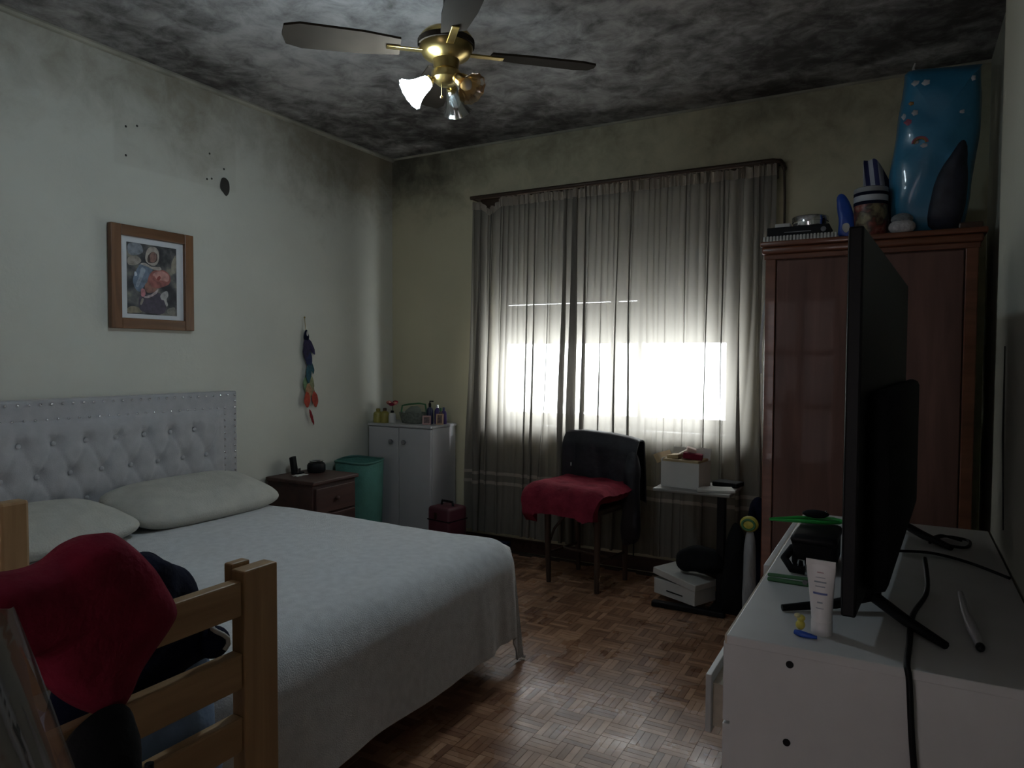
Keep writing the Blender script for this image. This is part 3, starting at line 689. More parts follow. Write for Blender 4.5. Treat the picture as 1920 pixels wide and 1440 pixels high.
feather(-.012, -.47, -.016, -.575, .027, (.36, .05, .025), .026); feather(.05, -.47, .068, -.575, .027, (.33, .05, .03), .022)
feather(.01, -.585, .052, -.69, .011, (.26, .02, .025), .020)

# ================================================================== CEILING FAN with lamp
FX, FY = 1.825, 2.225
RV = Vector((cos(radians(28.9)), sin(radians(28.9)), 0)); FV = Vector((-RV.y, RV.x, 0))
fan = thing('ceiling_fan', 'brass ceiling fan with brown blades and a three-shade lamp', 'ceiling fan', (FX, FY, H))
MB().lathe([(0, 0), (.065, 0), (.062, -.03), (.03, -.055), (0, -.055)], 24).build('canopy', m_brass, fan, smooth=True)
MB().tube([(0, 0, -.05), (0, 0, -.26)], .011, 12).build('downrod', m_black, fan, smooth=True)
MB().lathe([(0, -.235), (.03, -.24), (.085, -.262), (.10, -.28), (.10, -.32), (.085, -.345), (.05, -.36), (.045, -.395), (.055, -.405), (.055, -.43), (.03, -.45), (0, -.452)], 32).build('motor_housing', m_brass, fan, smooth=True)
MB().lathe([(.101, -.288), (.106, -.29), (.106, -.31), (.101, -.312)], 32).build('motor_band', m_fanblade, fan, smooth=True)
def blade_mesh():
    poly = [(.17, -.045), (.30, -.062), (.52, -.068), (.575, -.05), (.585, 0), (.575, .05), (.52, .068), (.30, .062), (.17, .045)]
    n = len(poly); vs = [(x, y, .004 + .20 * y) for x, y in poly] + [(x, y, -.004 + .20 * y) for x, y in poly]
    return MB().add(vs, [tuple(range(n)), tuple(range(2 * n - 1, n - 1, -1))] + [(i, (i + 1) % n, n + (i + 1) % n, n + i) for i in range(n)])
bl0 = arm0 = None
for k in range(4):
    az = radians(28.9 + 14 + 90 * k)
    if bl0 is None:
        bl0 = blade_mesh().build('blade', m_fanblade, fan); b = bl0
        arm0 = MB().box(.085, .22, -.014, .014, -.010, -.004, None, .002).build('blade_arm', m_brass, bl0)
    else:
        b = share(bl0, 'blade', fan); share(arm0, 'blade_arm', b)
    b.location = (0, 0, -.325); b.rotation_euler = (0, 0, az)
def shade(az_deg, mat, lit):
    az = radians(28.9 + az_deg); d = Vector((cos(az), sin(az), 0)); tilt = radians(52)
    base = d * .052 + Vector((0, 0, -.432)); ax = (d * sin(tilt) + Vector((0, 0, -cos(tilt)))).normalized()
    MB().tube([d * .02 + Vector((0, 0, -.425)), d * .04 + Vector((0, 0, -.421)), base, base + ax * .02], .008, 8).build('lamp_arm', m_brass, fan, smooth=True)
    T = Matrix.Translation(base + ax * .012) @ ax.to_track_quat('Z', 'Y').to_matrix().to_4x4()
    prof = [(.016, 0), (.022, .008), (.027, .022), (.031, .042), (.037, .062), (.046, .080), (.055, .092), (.058, .096), (.055, .095), (.045, .081), (.035, .062), (.029, .042), (.025, .022), (.019, .008)]
    s_ = MB().lathe(prof, 48, T, lambda t, a: .035 * cos(12 * a) * (1 - abs(2 * t - 1)) * 1.2).build('lamp_shade', mat, fan, smooth=True)
    MB().lathe([(0, .0), (.012, .004), (.013, .03), (.022, .05), (.022, .062), (.012, .078), (0, .082)], 16, T).build('bulb', emis('lit_bulb', (.85, .94, 1), LAMP_SHADE * 2) if lit else M('unlit_bulb', (.7, .7, .7), .2), s_, smooth=True)
    MB().lathe([(0, -.004), (.019, -.004), (.021, .012), (.017, .016)], 16, T).build('lamp_holder', m_brass, s_, smooth=True)
    return base + ax * .12
lit_pos = shade(196, m_lit, True); shade(-42, m_amber, False); shade(76, m_ribglass, False)
MB().tube([(.0, -.03, -.45), (.002, -.032, -.50)], .0015, 6).sphere((.002, -.032, -.505), .006, 8, 6).build('pull_chain', m_brass, fan)
ll = bpy.data.lights.new('lamp_bulb_light', 'POINT'); ll.energy = LAMP_BULB; ll.color = (.74, .90, 1.0); ll.shadow_soft_size = .045
lo = bpy.data.objects.new('lamp_bulb_light', ll); COL.objects.link(lo); lo.parent = fan; lo.location = lit_pos

# ================================================================== CHAIR with cloth and jacket
ch = thing('wooden_chair', 'dark wooden chair in front of the curtain under a red cloth', 'chair', (1.735, 3.825, 0), radians(-10))
for sx in (-1, 1):
    MB().tube([(.165 * sx, -.15, 0), (.17 * sx, -.155, .25), (.172 * sx, -.155, .455)], [.014, .018, .021], 10).build('leg', m_chairwood, ch, smooth=True)
    MB().tube([(.165 * sx, .165, 0), (.168 * sx, .155, .25), (.175 * sx, .150, .455), (.19 * sx, .165, .65), (.205 * sx, .185, .83)], [.014, .018, .020, .018, .015], 10).build('leg', m_chairwood, ch, smooth=True)
    MB().tube([(.168 * sx, -.15, .22), (.15 * sx, -.12, .31), (.09 * sx, -.08, .40), (.04 * sx, -.05, .44)], .008, 8).build('curved_brace', m_chairwood, ch, smooth=True)
    MB().tube([(.168 * sx, -.15, .17), (.167 * sx, .155, .17)], .009, 8).build('stretcher', m_chairwood, ch, smooth=True)
MB().tube([(-.167, 0, .17), (.167, 0, .17)], .009, 8).build('stretcher', m_chairwood, ch, smooth=True)
MB().box(-.20, .20, -.19, .185, .44, .475, None, .012).build('seat', m_chairwood, ch, smooth=True)
for z0 in (.62, .76): MB().box(-.185, .185, .165, .185, z0, z0 + .06, None, .006).build('back_slat', m_chairwood, ch, smooth=True)
def seatcloth(a, b):
    u = -.36 + .465 * a; v = -.245 + .49 * b; x, y, z = v, u, .545
    if u < -.22: q = -.22 - u; y = -.225 - .035 * sin(min(1, q / .06) * pi / 2); z = .545 - max(0, q - .01)
    e = abs(v) - .20
    if e > 0: x = math.copysign(.20 + e * .8, v); z -= e * .55
    z += .010 * n1(u * 9, v * 9, 2) + .006 * n1(u * 22, v * 18, 5); y += .010 * n1(v * 9, z * 9, 3)
    if u > .12: z += (u - .12) * .35
    if u < -.22: z = max(z, .43 + .01 * n1(v * 9, 4))
    return (x, y, z)
sc_ = MB().grid(seatcloth, 46, 40, .055).build('red_cloth', m_red, None, smooth=True); sc_.location = ch.location; sc_.rotation_euler = ch.rotation_euler
tag(sc_, 'folded crimson cloth lying on the seat of the dark chair', 'cloth')
jk = thing('black_jacket', 'black jacket hung over the back of the chair', 'jacket', ch.location, ch.rotation_euler.z)
def jack(a, b):
    u = -.255 + .51 * a; L = -.27 + .70 * b         # L: along the cloth from front hem over the top rail and down the back
    zt = .858 - .02 * abs(u / .25) ** 3 - .012 * (u / .25)
    if L < 0: y = .150 - .035 * sin(min(1, -L / .08) * pi / 2) + .0; z = zt + L
    elif L < .07: q = L / .07 * pi; y = .167 - .05 * cos(q) * .7 + .018; z = zt + .012 * sin(q)
    else: y = .222 + .004; z = zt - (L - .07)
    f = n1(u * 10, 3, L * 2) * .016 + n1(u * 24, 8, L * 4) * .006
    return (u * (1 + .10 * max(0, .86 - z)), y + f * (.4 + min(1, abs(L) * 4)), z)
MB().grid(jack, 44, 60, .008).build('body', m_jacket, jk, smooth=True)
MB().puff([(-.055, .10), (-.04, .62), (-.02, .78), (.02, .80), (.045, .72), (.055, .45), (.05, .12), (.0, .05)], (.235, .10, 0.20), (1, .25, 0), (0, 0, .72), (.25, -1, 0), .045, .04, 9, 5, .02, 9, 3).build('sleeve', m_jacket, jk, smooth=True)
MB().tube([(.255, .10, .30), (.262, .09, .24), (.258, .095, .17)], .004, 6).build('strap', m_black, jk)
MB().box(.13, .165, .094, .102, .62, .628, TR((0, 0, 0), 0, radians(8))).build('zip_tag', m_chrome, jk)
MB().box(-.185, -.178, .098, .104, .655, .675).build('zip_tag', m_chrome, jk)

# ================================================================== LAPTOP TABLE, box on it, things below
lt = thing('side_table', 'small grey-topped pedestal table by the curtain and wardrobe', 'table', (2.45, 3.74, 0))
MB().box(2.20, 2.60, 3.60, 3.92, .615, .632, TR((0, 0, 0)), .006).build('table_top', M('grey_table_laminate', (.20, .19, .175), .5, .1), lt, True)
MB().box(2.505, 2.545, 3.74, 3.79, .03, .615, None, .004).build('column', m_black, lt, True)
MB().box(2.20, 2.58, 3.60, 3.64, 0, .03, None, .006).box(2.20, 2.58, 3.89, 3.93, 0, .03, None, .006).box(2.49, 2.56, 3.64, 3.89, 0, .03, None, .006).build('base', m_black, lt, True)
MB().box(2.40, 2.54, 3.72, 3.81, .595, .615).build('bracket', m_black, lt, True)
bx2 = thing('white_box', 'open white cardboard box full of trinkets on the small table', 'box', (2.335, 3.755, .632), -.12)
w_, d_, h_ = .105, .085, .135
MB().box(-w_, w_, -d_, -d_ + .004, 0, h_).box(-w_, w_, d_ - .004, d_, 0, h_ + .06).box(-w_, -w_ + .004, -d_ + .004, d_ - .004, 0, h_ + .015).box(w_ - .004, w_, -d_ + .004, d_ - .004, 0, h_).box(-w_ + .004, w_ - .004, -d_ + .004, d_ - .004, 0, .004).build('body', m_paper, bx2)
MB().box(-.012, .012, -d_, d_, 0, .05, TR((-w_ - .012, 0, h_ - .01), 0, radians(-28))).build('flap', m_cardin, bx2)
MB().box(-.03, .03, 0, .003, 0, .075, TR((.075, d_ - .02, h_ - .01), radians(-6), radians(6))).build('flap', m_paper, bx2)
MB().box(-w_ + .006, w_ - .006, -d_ + .006, d_ - .008, .09, h_ + .012, None, .004).build('packing_paper', m_cardin, bx2)
for lab, dims, mt, T in (('red gift packet in the white box on the table', (-.05, .05, -.03, .03, 0, .03), m_red, TR((.045, -.02, .150), 0, radians(6), .3)),
                         ('pale pink packet on top of the white box on the table', (-.024, .024, -.018, .018, 0, .022), M('pale_pink_card', (.62, .45, .38), .7), TR((.03, -.01, .186), .2, .3, .5)),
                         ('cream packet leaning in the white box on the table', (-.028, .028, -.018, .018, 0, .02), M('cream_card', (.60, .52, .40), .7), TR((-.01, .01, .166), .1, -.5, .2)),
                         ('tan packet at the left of the white box on the table', (-.035, .035, -.03, .03, 0, .02), m_cardin, TR((-.05, -.02, .148), .05, -.12, -.2))):
    t = MB().box(*dims, mat=T, bev=.003).build('packet', mt, None); t.location = bx2.location; t.rotation_euler = bx2.rotation_euler
    tag(t, lab, 'packet', 'packets in the white box')
bkw = MB().box(-.085, .10, -.06, .06, 0, .012, None, .002).build('notebook', m_paper, None); bkw.location = (2.50, 3.68, .632); bkw.rotation_euler = (0, 0, .35)
tag(bkw, 'white notebook lying at the right edge of the small table', 'notebook')
dkt = MB().box(-.07, .07, -.05, .05, 0, .025, None, .006).build('dark_pouch', m_blackmat, None); dkt.location = (2.535, 3.86, .632); dkt.rotation_euler = (0, 0, -.2)
tag(dkt, 'dark flat pouch behind the notebook on the small table', 'pouch')
sb = thing('shoe_box', 'white cardboard shoe box with its lid askew under the small table', 'box', (2.335, 3.755, .031), radians(-25))
MB().box(-.14, .14, -.085, .085, 0, .085, None, .003).build('body', m_paper, sb); MB().box(-.146, .146, -.09, .09, .0, .035, TR((.0, 0, .092), 0, radians(6)), .003).build('lid', m_paper, sb)
MB().box(-.05, .06, -.087, -.085, .03, .036).build('tape', m_black, sb)
for (p, mat_, nm, lab, cat) in (
        ([(-.13, -.02), (-.11, .05), (-.03, .085), (.05, .09), (.12, .05), (.14, -.02), (.05, -.05), (-.06, -.05)], m_blackmat, 'black_bag', 'crumpled black bag on top of the white shoe box', 'bag'),):
    b = MB().puff(p, (0, 0, 0), (1, 0, 0), (0, 0, 1), (0, -1, 0), .075, .07, 8, 5, .03, 12, 2).build(nm, mat_, None, smooth=True); b.location = (2.42, 3.76, .225); tag(b, lab, cat)
b = MB().puff([(-.08, 0), (-.085, .25), (-.05, .42), (.01, .46), (.07, .40), (.085, .22), (.075, 0)], (0, 0, 0), (1, 0, 0), (0, 0, 1), (0, -1, 0), .06, .05, 9, 5, .025, 9, 6).build('black_backpack', m_blackmat, None, smooth=True)
b.location = (2.612, 3.695, .012); b.scale = (.7, .8, 1); tag(b, 'slim black backpack slumped beside the wardrobe', 'backpack')
b = MB().puff([(-.06, 0), (-.065, .2), (-.045, .34), (.0, .37), (.05, .32), (.065, .18), (.06, 0)], (0, 0, 0), (1, 0, 0), (0, 0, 1), (0, -1, 0), .05, .05, 9, 5, .02, 9, 16).build('dark_coat', m_navy, None, smooth=True)
b.location = (2.63, 3.84, .46); b.rotation_euler = (0, .05, 0)
b.location = (2.655, 3.965, .0); b.scale = (1, 1, 1.55); tag(b, 'dark coat bundle standing behind the backpack', 'coat')
ty = thing('yellow_toy', 'yellow and green round toy between backpack and wardrobe', 'toy', (2.70, 3.55, .445))
MB().sphere((0, 0, 0), (.045, .03, .04), 14, 10).build('body', m_yellow, ty, smooth=True); MB().tube([(.0 + .03 * cos(a * pi / 8), -.025, .025 * sin(a * pi / 8)) for a in range(17)], .006, 6, False).build('ring', m_dkgreen, ty)
ty.location = (2.695, 3.60, .498)
sh = MB().puff([(-.05, 0), (-.055, .30), (-.03, .46), (.03, .465), (.055, .3), (.05, 0)], (0, 0, 0), (1, 0, 0), (0, 0, 1), (0, -1, 0), .05, .05, 7, 4, .015, 10, 21).build('grey_sack', M('grey_white_bag', (.30, .31, .32), .6, .2, 8, .4, 30), None, smooth=True)
sh.location = (2.700, 3.60, .0); sh.scale = (.55, .8, .98); tag(sh, 'grey plastic sack standing against the wardrobe side', 'sack')

# ================================================================== WARDROBE
wd = thing('wardrobe', 'red varnished wooden wardrobe standing in the right back corner', 'wardrobe', (3.18, 3.88, 0))
WX, WE, WF, WK, WH = 2.74, 3.625, 3.60, 4.14, 1.875
bx('carcass', m_mahog, wd, (WX + .01, WE - .01, WF + .02, WK, .05, WH - .06), .003)
bx('plinth', m_mahog_m, wd, (WX + .015, WE - .015, WF + .03, WK, 0, .05))
bx('stile', m_mahog_m, wd, (WX + .01, WX + .058, WF + .002, WF + .02, .05, WH - .06), .004); bx('stile', m_mahog_m, wd, (WE - .058, WE - .01, WF + .002, WF + .02, .05, WH - .06), .004)
for x0, x1 in ((WX + .062, 3.178), (3.182, WE - .062)):
    dr = bx('door', m_mahog, wd, (x0, x1, WF + .004, WF + .02, .07, WH - .09), .004)
    kx = x1 - .035 if x0 < 3 else x0 + .035
    MB().tube([(kx, WF + .004, .95), (kx, WF - .02, .96), (kx, WF - .02, 1.04), (kx, WF + .004, 1.05)], .005, 8).build('handle', m_brass, dr, True, True)
bx('top_rail', m_mahog_m, wd, (WX + .004, WE - .004, WF - .004, WF + .02, WH - .085, WH - .06), .004)
bx('cornice', m_mahog_m, wd, (WX - .006, WE + .006, WF - .018, WK, WH - .06, WH - .025), .010, smooth=True)
bx('wardrobe_top', m_mahog_m, wd, (WX - .012, WE + .02, WF - .028, WK + .005, WH - .025, WH), .006, smooth=True)
# things on the wardrobe
mt_ = thing('ribbed_mat', 'rolled grey-white ribbed mat lying along the wardrobe top edge', 'mat', (2.90, 3.72, WH))
MB().box(-.16, .17, -.12, .14, 0, .012, None, .003).build('sheet', m_knob, mt_)
r0 = None
for k in range(22):
    l = (-.157 + .0150 * k, -.118, .014)
    if r0 is None: r0 = MB().box(-.0055, .0055, -.004, .06, -.012, .014, None, .003).build('rib', m_paper, mt_); r0.location = l
    else: share(r0, 'rib', mt_, l)
dv = thing('disc_player', 'flat black disc player on the ribbed mat on the wardrobe', 'disc player', (2.885, 3.76, WH + .030))
MB().box(-.14, .14, -.10, .10, 0, .05, None, .004).build('case', m_black, dv); MB().box(-.06, .06, -.103, -.10, .02, .024).build('tray_slot', m_knob, dv)
dv.location.z = WH + .029
MB().lathe([(0, 0), (.012, 0), (.012, .01), (0, .012)], 12, TR((.115, -.10, .025), radians(90))).build('knob', m_knob, dv, smooth=True)
tn = thing('round_tin', 'round silver tin on the black disc player', 'tin', (2.93, 3.76, WH + .079))
MB().lathe([(0, 0), (.078, 0), (.08, .004), (.08, .03)], 32).build('body', m_chrome, tn, smooth=True); MB().lathe([(.083, .028), (.083, .05), (.079, .054), (0, .054)], 32).build('lid', m_chrome, tn, smooth=True)
wp = MB().box(-.035, .035, -.03, .03, 0, .022, None, .003).build('white_packet', m_paper, None); wp.location = (2.812, 3.72, WH + .079)
tag(wp, 'small white packet beside the round tin on the disc player', 'packet')
bp_ = thing('blue_pouch', 'royal blue shiny pouch standing next to the striped jar', 'pouch', (3.095, 3.69, WH))
MB().puff([(-.03, 0), (-.035, .10), (-.045, .19), (-.025, .215), (.005, .19), (.03, .12), (.035, 0)], (0, 0, 0), (1, 0, 0), (0, 0, 1), (0, -1, 0), .02, .02, 7, 4, .006, 20).build('body', m_blue, bp_, smooth=True)
MB().puff([(-.015, .0), (-.01, .025), (.012, .02), (.015, -.005), (.0, -.02)], (.0, -.020, .05), (1, 0, 0), (0, 0, 1), (0, -1, 0), .002, .001, 3, 3).build('white_mark', m_paper, bp_)
jr = thing('striped_jar', 'cream jar with blue and white bands on the wardrobe', 'jar', (3.195, 3.71, WH))
MB().lathe([(0, 0), (.068, 0), (.071, .004), (.071, .15)], 32).build('body', mottle('sports_print', [(.30, .26, .15), (.24, .20, .11), (.05, .03, .02), (.22, .05, .035), (.40, .25, .18)], 14, .4, 3), jr, smooth=True)
for z0, z1, mm in ((.15, .165, m_navy), (.165, .192, M('silver_white', (.45, .48, .52), .4)), (.192, .207, m_navy), (.207, .228, M('grey_lid', (.26, .27, .28), .4))):
    MB().lathe([(.0715, z0), (.0725, z0 + .001), (.0725, z1)], 32).build('band', mm, jr, smooth=True)
MB().lathe([(.0715, .228), (.066, .232), (0, .232)], 32).build('lid', m_knob, jr, smooth=True)
fg = thing('striped_flag', 'folded navy and white striped flag standing behind the jar', 'flag', (3.262, 3.83, WH))
m_flag = stripes('navy_white_stripes', (.42, .44, .50), (.020, .025, .10), .040, 0, .5)
def flag(a, b):
    x = -.085 + .17 * a; top = .41 - .9 * max(0, a - .35) ** 1.6 * .35
    z = top * b; lean = -.045 * b + .03 * sin(pi * b)
    return (x * (1 - .35 * b * b) , .02 * sin(a * 9) + .015 * sin(5 * a + 4 * b) , z)
fo = MB().grid(flag, 30, 24, .004).build('cloth', m_flag, fg, smooth=True); fo.rotation_euler = (radians(-4), radians(-7), 0)
# big blue gift bag
gb = thing('blue_gift_bag', 'tall blue cellophane gift bag with cloud and rainbow print', 'gift bag', (3.45, 3.77, WH + .010))
GP = [(-.13, 0), (-.178, .24), (-.155, .50), (-.128, .69), (-.118, .725), (-.07, .738), (.145, .718), (.164, .70), (.170, .60), (.165, .44), (.14, .24), (.10, .0)]
MB().puff(GP, (0, 0, .0), (1, 0, 0), (0, -.06, 1), (0, -1, 0), .10, .07, 12, 6, .014, 9, 4, .4).build('bag', M('blue_cellophane', (.035, .19, .33), .28, .2, 5, .5, 12, coat=.3), gb, smooth=True)
MB().puff([(-.02, .03), (-.01, .22), (.05, .34), (.11, .40), (.125, .26), (.10, .03)], (0, -.055, 0), (1, 0, 0), (0, -.06, 1), (0, -1, 0), .062, .02, 8, 5, .01, 12, 8).build('dark_contents', M('dark_plush', (.020, .022, .035), .6, .4, 20), gb, smooth=True)
m_cloud = M('white_cloud_print', (.45, .45, .48), .5)
def bag_y(x, z):
    c = Vector((sum(p[0] for p in GP) / len(GP), sum(p[1] for p in GP) / len(GP))); d = Vector((x, z)) - c; best = 9.
    for i in range(len(GP)):
        a = Vector(GP[i]) - c; e = Vector(GP[(i + 1) % len(GP)]) - Vector(GP[i]); den = d.x * e.y - d.y * e.x
        if abs(den) < 1e-9: continue
        t = (a.x * e.y - a.y * e.x) / den; u = (a.x * d.y - a.y * d.x) / den
        if t > 0 and -.001 <= u <= 1.001: best = min(best, t)
    return -.06 * z - .10 * max(0, 1 - 1 / best ** 2) ** .4 - .004
def spot(n, mt, x, z, w, h, y=-.105):
    y = bag_y(x, z)
    P = [(w * cos(k * pi / 5) * (1 if k % 2 else .78), h * sin(k * pi / 5) * (1 if k % 2 else .78)) for k in range(10)]
    MB().puff(P, (x, y, z), (1, 0, 0), (0, 0, 1), (0, -1, 0), .004, .012, 3, 3).build(n, mt, gb, smooth=True)
m_pink = M('pink_print', (.38, .10, .16), .5); m_orng = M('orange_print', (.34, .16, .05), .5)
for x, z, w, h, y in ((-.085, .655, .018, .014, -.086), (-.045, .648, .018, .016, -.104), (-.125, .52, .014, .016, -.078), (-.085, .525, .014, .014, -.094), (.085, .50, .02, .012, -.104), (-.08, .395, .015, .01, -.103), (-.045, .375, .018, .011, -.112), (.13, .64, .012, .014, -.07)): spot('cloud_print', m_cloud, x, z, w, h, y)
spot('heart_print', m_pink, -.107, .49, .022, .016, -.088); spot('sun_print', m_orng, -.10, .57, .012, .01, -.088)
for k, mm in enumerate((m_pink, m_orng)):
    MB().tube([(-.062 + (.030 - .007 * k) * cos(a * pi / 10), bag_y(-.062, .40) - .002, .388 + (.026 - .006 * k) * sin(a * pi / 10)) for a in range(11)], .004, 6).build('rainbow_print', mm, gb)
MB().tube([(-.09, 0, .70), (-.085, -.01, .735), (-.095, 0, .76), (-.088, 0, .785)], [.004, .008, .006, .003], 8).build('ribbon_tip', m_paper, gb, smooth=True)
wt = thing('white_plush', 'small white and grey plush ball at the foot of the gift bag', 'plush toy', (3.325, 3.635, WH))
MB().sphere((0, 0, .032), (.055, .035, .034), 16, 10).build('body', M('white_plush_fur', (.46, .43, .43), .95, .2, 30, .6, 90), wt, smooth=True)
MB().sphere((0, .004, .066), (.045, .03, .028), 14, 8).build('cap', M('grey_knit', (.16, .17, .18), .9, .3, 40, .6, 120), wt, smooth=True)
dkb = MB().box(-.045, .045, -.06, .06, 0, .03, None, .006).build('dark_box', m_dbrown, None); dkb.location = (3.585, 3.68, WH); tag(dkb, 'flat dark box at the right end of the wardrobe top', 'box')

# ================================================================== DRESSER with drawers
ds = thing('dresser', 'white laminate dresser along the right wall carrying the television', 'dresser', (3.32, 2.0, 0))
bx('side_panel', m_white_lam, ds, (3.062, 3.582, 1.380, 1.398, 0, .762)); bx('side_panel', m_white_lam, ds, (3.062, 3.582, 2.60, 2.618, 0, .762)); bx('divider', m_white_lam, ds, (3.062, 3.582, 1.961, 1.977, .08, .762))
bx('back_panel', m_white_lam, ds, (3.572, 3.582, 1.398, 2.60, .08, .762)); bx('bottom_panel', m_white_lam, ds, (3.062, 3.572, 1.398, 2.60, .06, .078))
bx('dresser_top', m_white_lam, ds, (3.055, 3.584, 1.376, 2.622, .762, .780), .002)
bx('edge_band', m_beige, ds, (3.0515, 3.0555, 1.376, 2.622, .763, .779))
op = {(1, 0): .02, (1, 1): .05, (1, 2): .17}
for c, (y0, y1) in enumerate(((1.40, 1.958), (1.98, 2.598))):
    for r, (z0, z1) in enumerate(((.60, .757), (.43, .595), (.26, .425), (.09, .255))):
        e = op.get((c, r), 0); x = 3.044 - e
        dr = bx('drawer', m_white_lam, ds, (x, x + .016, y0, y1, z0, z1), .002)
        bx('drawer_box', m_beige, dr, (x + .016, x + .40, y0 + .02, y1 - .02, z0 + .012, z1 - .03))
        ym = (y0 + y1) / 2; zm = (z0 + z1) / 2
        MB().tube([(x, ym - .06, zm), (x - .024, ym - .058, zm), (x - .024, ym + .058, zm), (x, ym + .06, zm)], .005, 8).build('handle', m_chrome, dr, True, True)
for x, z in ((3.169, .745), (3.166, .597), (3.166, .43)):
    MB().lathe([(0, .002), (.0065, .002), (.007, 0), (.0, -.001)], 14, TR((x, 1.380, z), radians(90))).build('bolt_cap', m_black, ds, True, True)

# television
tv = thing('television', 'large flat black television standing on the white dresser', 'television', (3.325, 2.06, .78), radians(-3.6))
TL, TH0, TH1 = 1.24, .05, .775
MB().box(-.038, -.012, -TL / 2, TL / 2, TH0, TH1, None, .004).build('screen_housing', m_black, tv)
MB().box(-.0395, -.0375, -TL / 2 + .01, TL / 2 - .01, TH0 + .018, TH1 - .01).build('screen', m_screen, tv)
MB().box(-.012, .032, -TL / 2 + .10, TL / 2 - .10, TH0 + .02, TH0 + .42, None, .018).build('rear_cover', m_blackmat, tv, smooth=True)
for s_ in (-1, 1):
    yb = s_ * (TL / 2 - .22)
    MB().tube([(-.008, yb, TH0 + .05), (-.012, yb, .03), (-.07, yb - .045 * 1, .016), (-.165, yb - .105, .007)], [.016, .014, .011, .007], 8).tube([(-.008, yb, TH0 + .05), (.0, yb, .03), (.06, yb - .07, .016), (.13, yb - .15, .008)], [.016, .014, .012, .008], 8).build('foot', m_black, tv, smooth=True)
# cables
def cable(lab, pts, r=.004):
    P = [Vector(p) for p in pts]; out = []
    for i in range(len(P) - 1):
        p0, p1, p2, p3 = P[max(i - 1, 0)], P[i], P[i + 1], P[min(i + 2, len(P) - 1)]
        for q in range(6):
            t = q / 6; out.append(.5 * ((2 * p1) + (-p0 + p2) * t + (2 * p0 - 5 * p1 + 4 * p2 - p3) * t * t + (-p0 + 3 * p1 - 3 * p2 + p3) * t ** 3))
    out.append(P[-1]); o = MB().tube(out, r, 8).build('power_cable', m_black, None, smooth=True, origin=tuple(P[0])); tag(o, lab, 'cable', 'cables around the television'); return o
cable('thick black cable hanging down the near side of the dresser', [(3.40, 2.05, .81), (3.40, 1.85, .786), (3.37, 1.66, .786), (3.362, 1.48, .786), (3.358, 1.385, .784), (3.362, 1.371, .76), (3.368, 1.370, .66), (3.382, 1.370, .5), (3.39, 1.370, .3), (3.40, 1.360, .02)], .0055)
cable('black cable running across the dresser top towards the right wall', [(3.34, 2.20, .786), (3.42, 2.22, .786), (3.50, 2.16, .787), (3.575, 2.04, .79)], .004)
cable('coiled black cable behind the television', [(3.42, 2.35, .785), (3.46, 2.45, .786), (3.52, 2.42, .787), (3.50, 2.32, .788), (3.43, 2.36, .789), (3.45, 2.44, .79), (3.50, 2.40, .79)], .004)

# cream tube, trinket, green things, black bag, wand
tb = thing('cream_tube', 'white squeeze tube standing on its cap on the dresser', 'tube', (3.214, 1.476, .78), .35)
def tubef(a, b):
    an = 2 * pi * a; k = b ** 1.1
    rx = .0185 + .009 * k; ry = .0185 * (1 - k) + .0015
    return (rx * cos(an) - .004 * b, ry * sin(an), .026 + .108 * b)
MB().grid(tubef, 28, 14).build('body', m_white_tube, tb, smooth=True)
MB().lathe([(0, 0), (.0185, 0), (.0195, .002), (.0195, .025), (.0175, .027)], 24).build('cap', m_white_tube, tb, smooth=True)
MB().box(-.031, .023, -.0016, .0016, .130, .142).build('crimp', m_white_tube, tb)
m_bluep = M('blue_print', (.12, .15, .36), .5); m_pk = M('pink_text', (.45, .30, .32), .5); m_gy = M('grey_text', (.30, .33, .38), .5)
for z, w, hh, mm in ((.118, .012, .0022, m_pk), (.109, .018, .0012, m_gy), (.100, .022, .003, m_gy), (.092, .018, .002, m_gy), (.078, .026, .004, m_bluep), (.062, .010, .003, m_gy), (.052, .014, .0015, m_gy)):
    b_ = (z - .026) / .108
    ry = .0185 * (1 - b_ ** 1.1) + .0015; rx = .0185 + .009 * b_ ** 1.1
    def strip(a, c): 
        xx = -w / 2 + w * a; yy = -ry * sqrt(max(0, 1 - (xx / rx) ** 2)) - .0004
        return (xx - .004 * b_, yy + .0185 / .108 * (z - .026 - (c * hh)) * 0, z + hh * c)
    MB().grid(strip, 8, 1).build('printed_line', mm, tb)
tb.rotation_euler = (0, 0, -.12)
tr_ = thing('yellow_trinket', 'tiny yellow and blue figurine lying before the tube', 'figurine', (3.178, 1.452, .78), .2)
MB().sphere((0, 0, .018), (.009, .008, .010), 10, 8).sphere((.001, 0, .031), (.008, .007, .007), 10, 8).build('body', m_yellow, tr_, smooth=True)
MB().sphere((-.006, -.004, .037), (.006, .004, .005), 8, 6).build('head_tuft', M('pale_yellow', (.6, .55, .3), .5), tr_, smooth=True)
MB().tube([(-.010, -.008, .006), (.0, -.016, .006), (.016, -.020, .005), (.028, -.022, .004)], [.005, .0065, .005, .003], 8).build('blue_foot', m_blue, tr_, smooth=True)
gp = thing('green_clip', 'dull green hair clip lying on the dresser near the tube', 'clip', (3.112, 1.768, .78), radians(-3))
MB().box(-.045, .05, -.006, .006, .0, .009, TR((0, 0, 0), 0, 0, .02), .003).build('lower_jaw', m_dkgreen, gp); MB().box(-.045, .05, -.005, .005, .011, .019, TR((0, .003, 0), 0, radians(-2)), .003).build('upper_jaw', m_dkgreen, gp); MB().tube([(.04, -.006, .010), (.04, .008, .010)], .006, 8).build('hinge', m_knob, gp)
bb = thing('camera_bag', 'black padded camera bag on the dresser beside the television', 'bag', (3.155, 1.98, .78), 0)
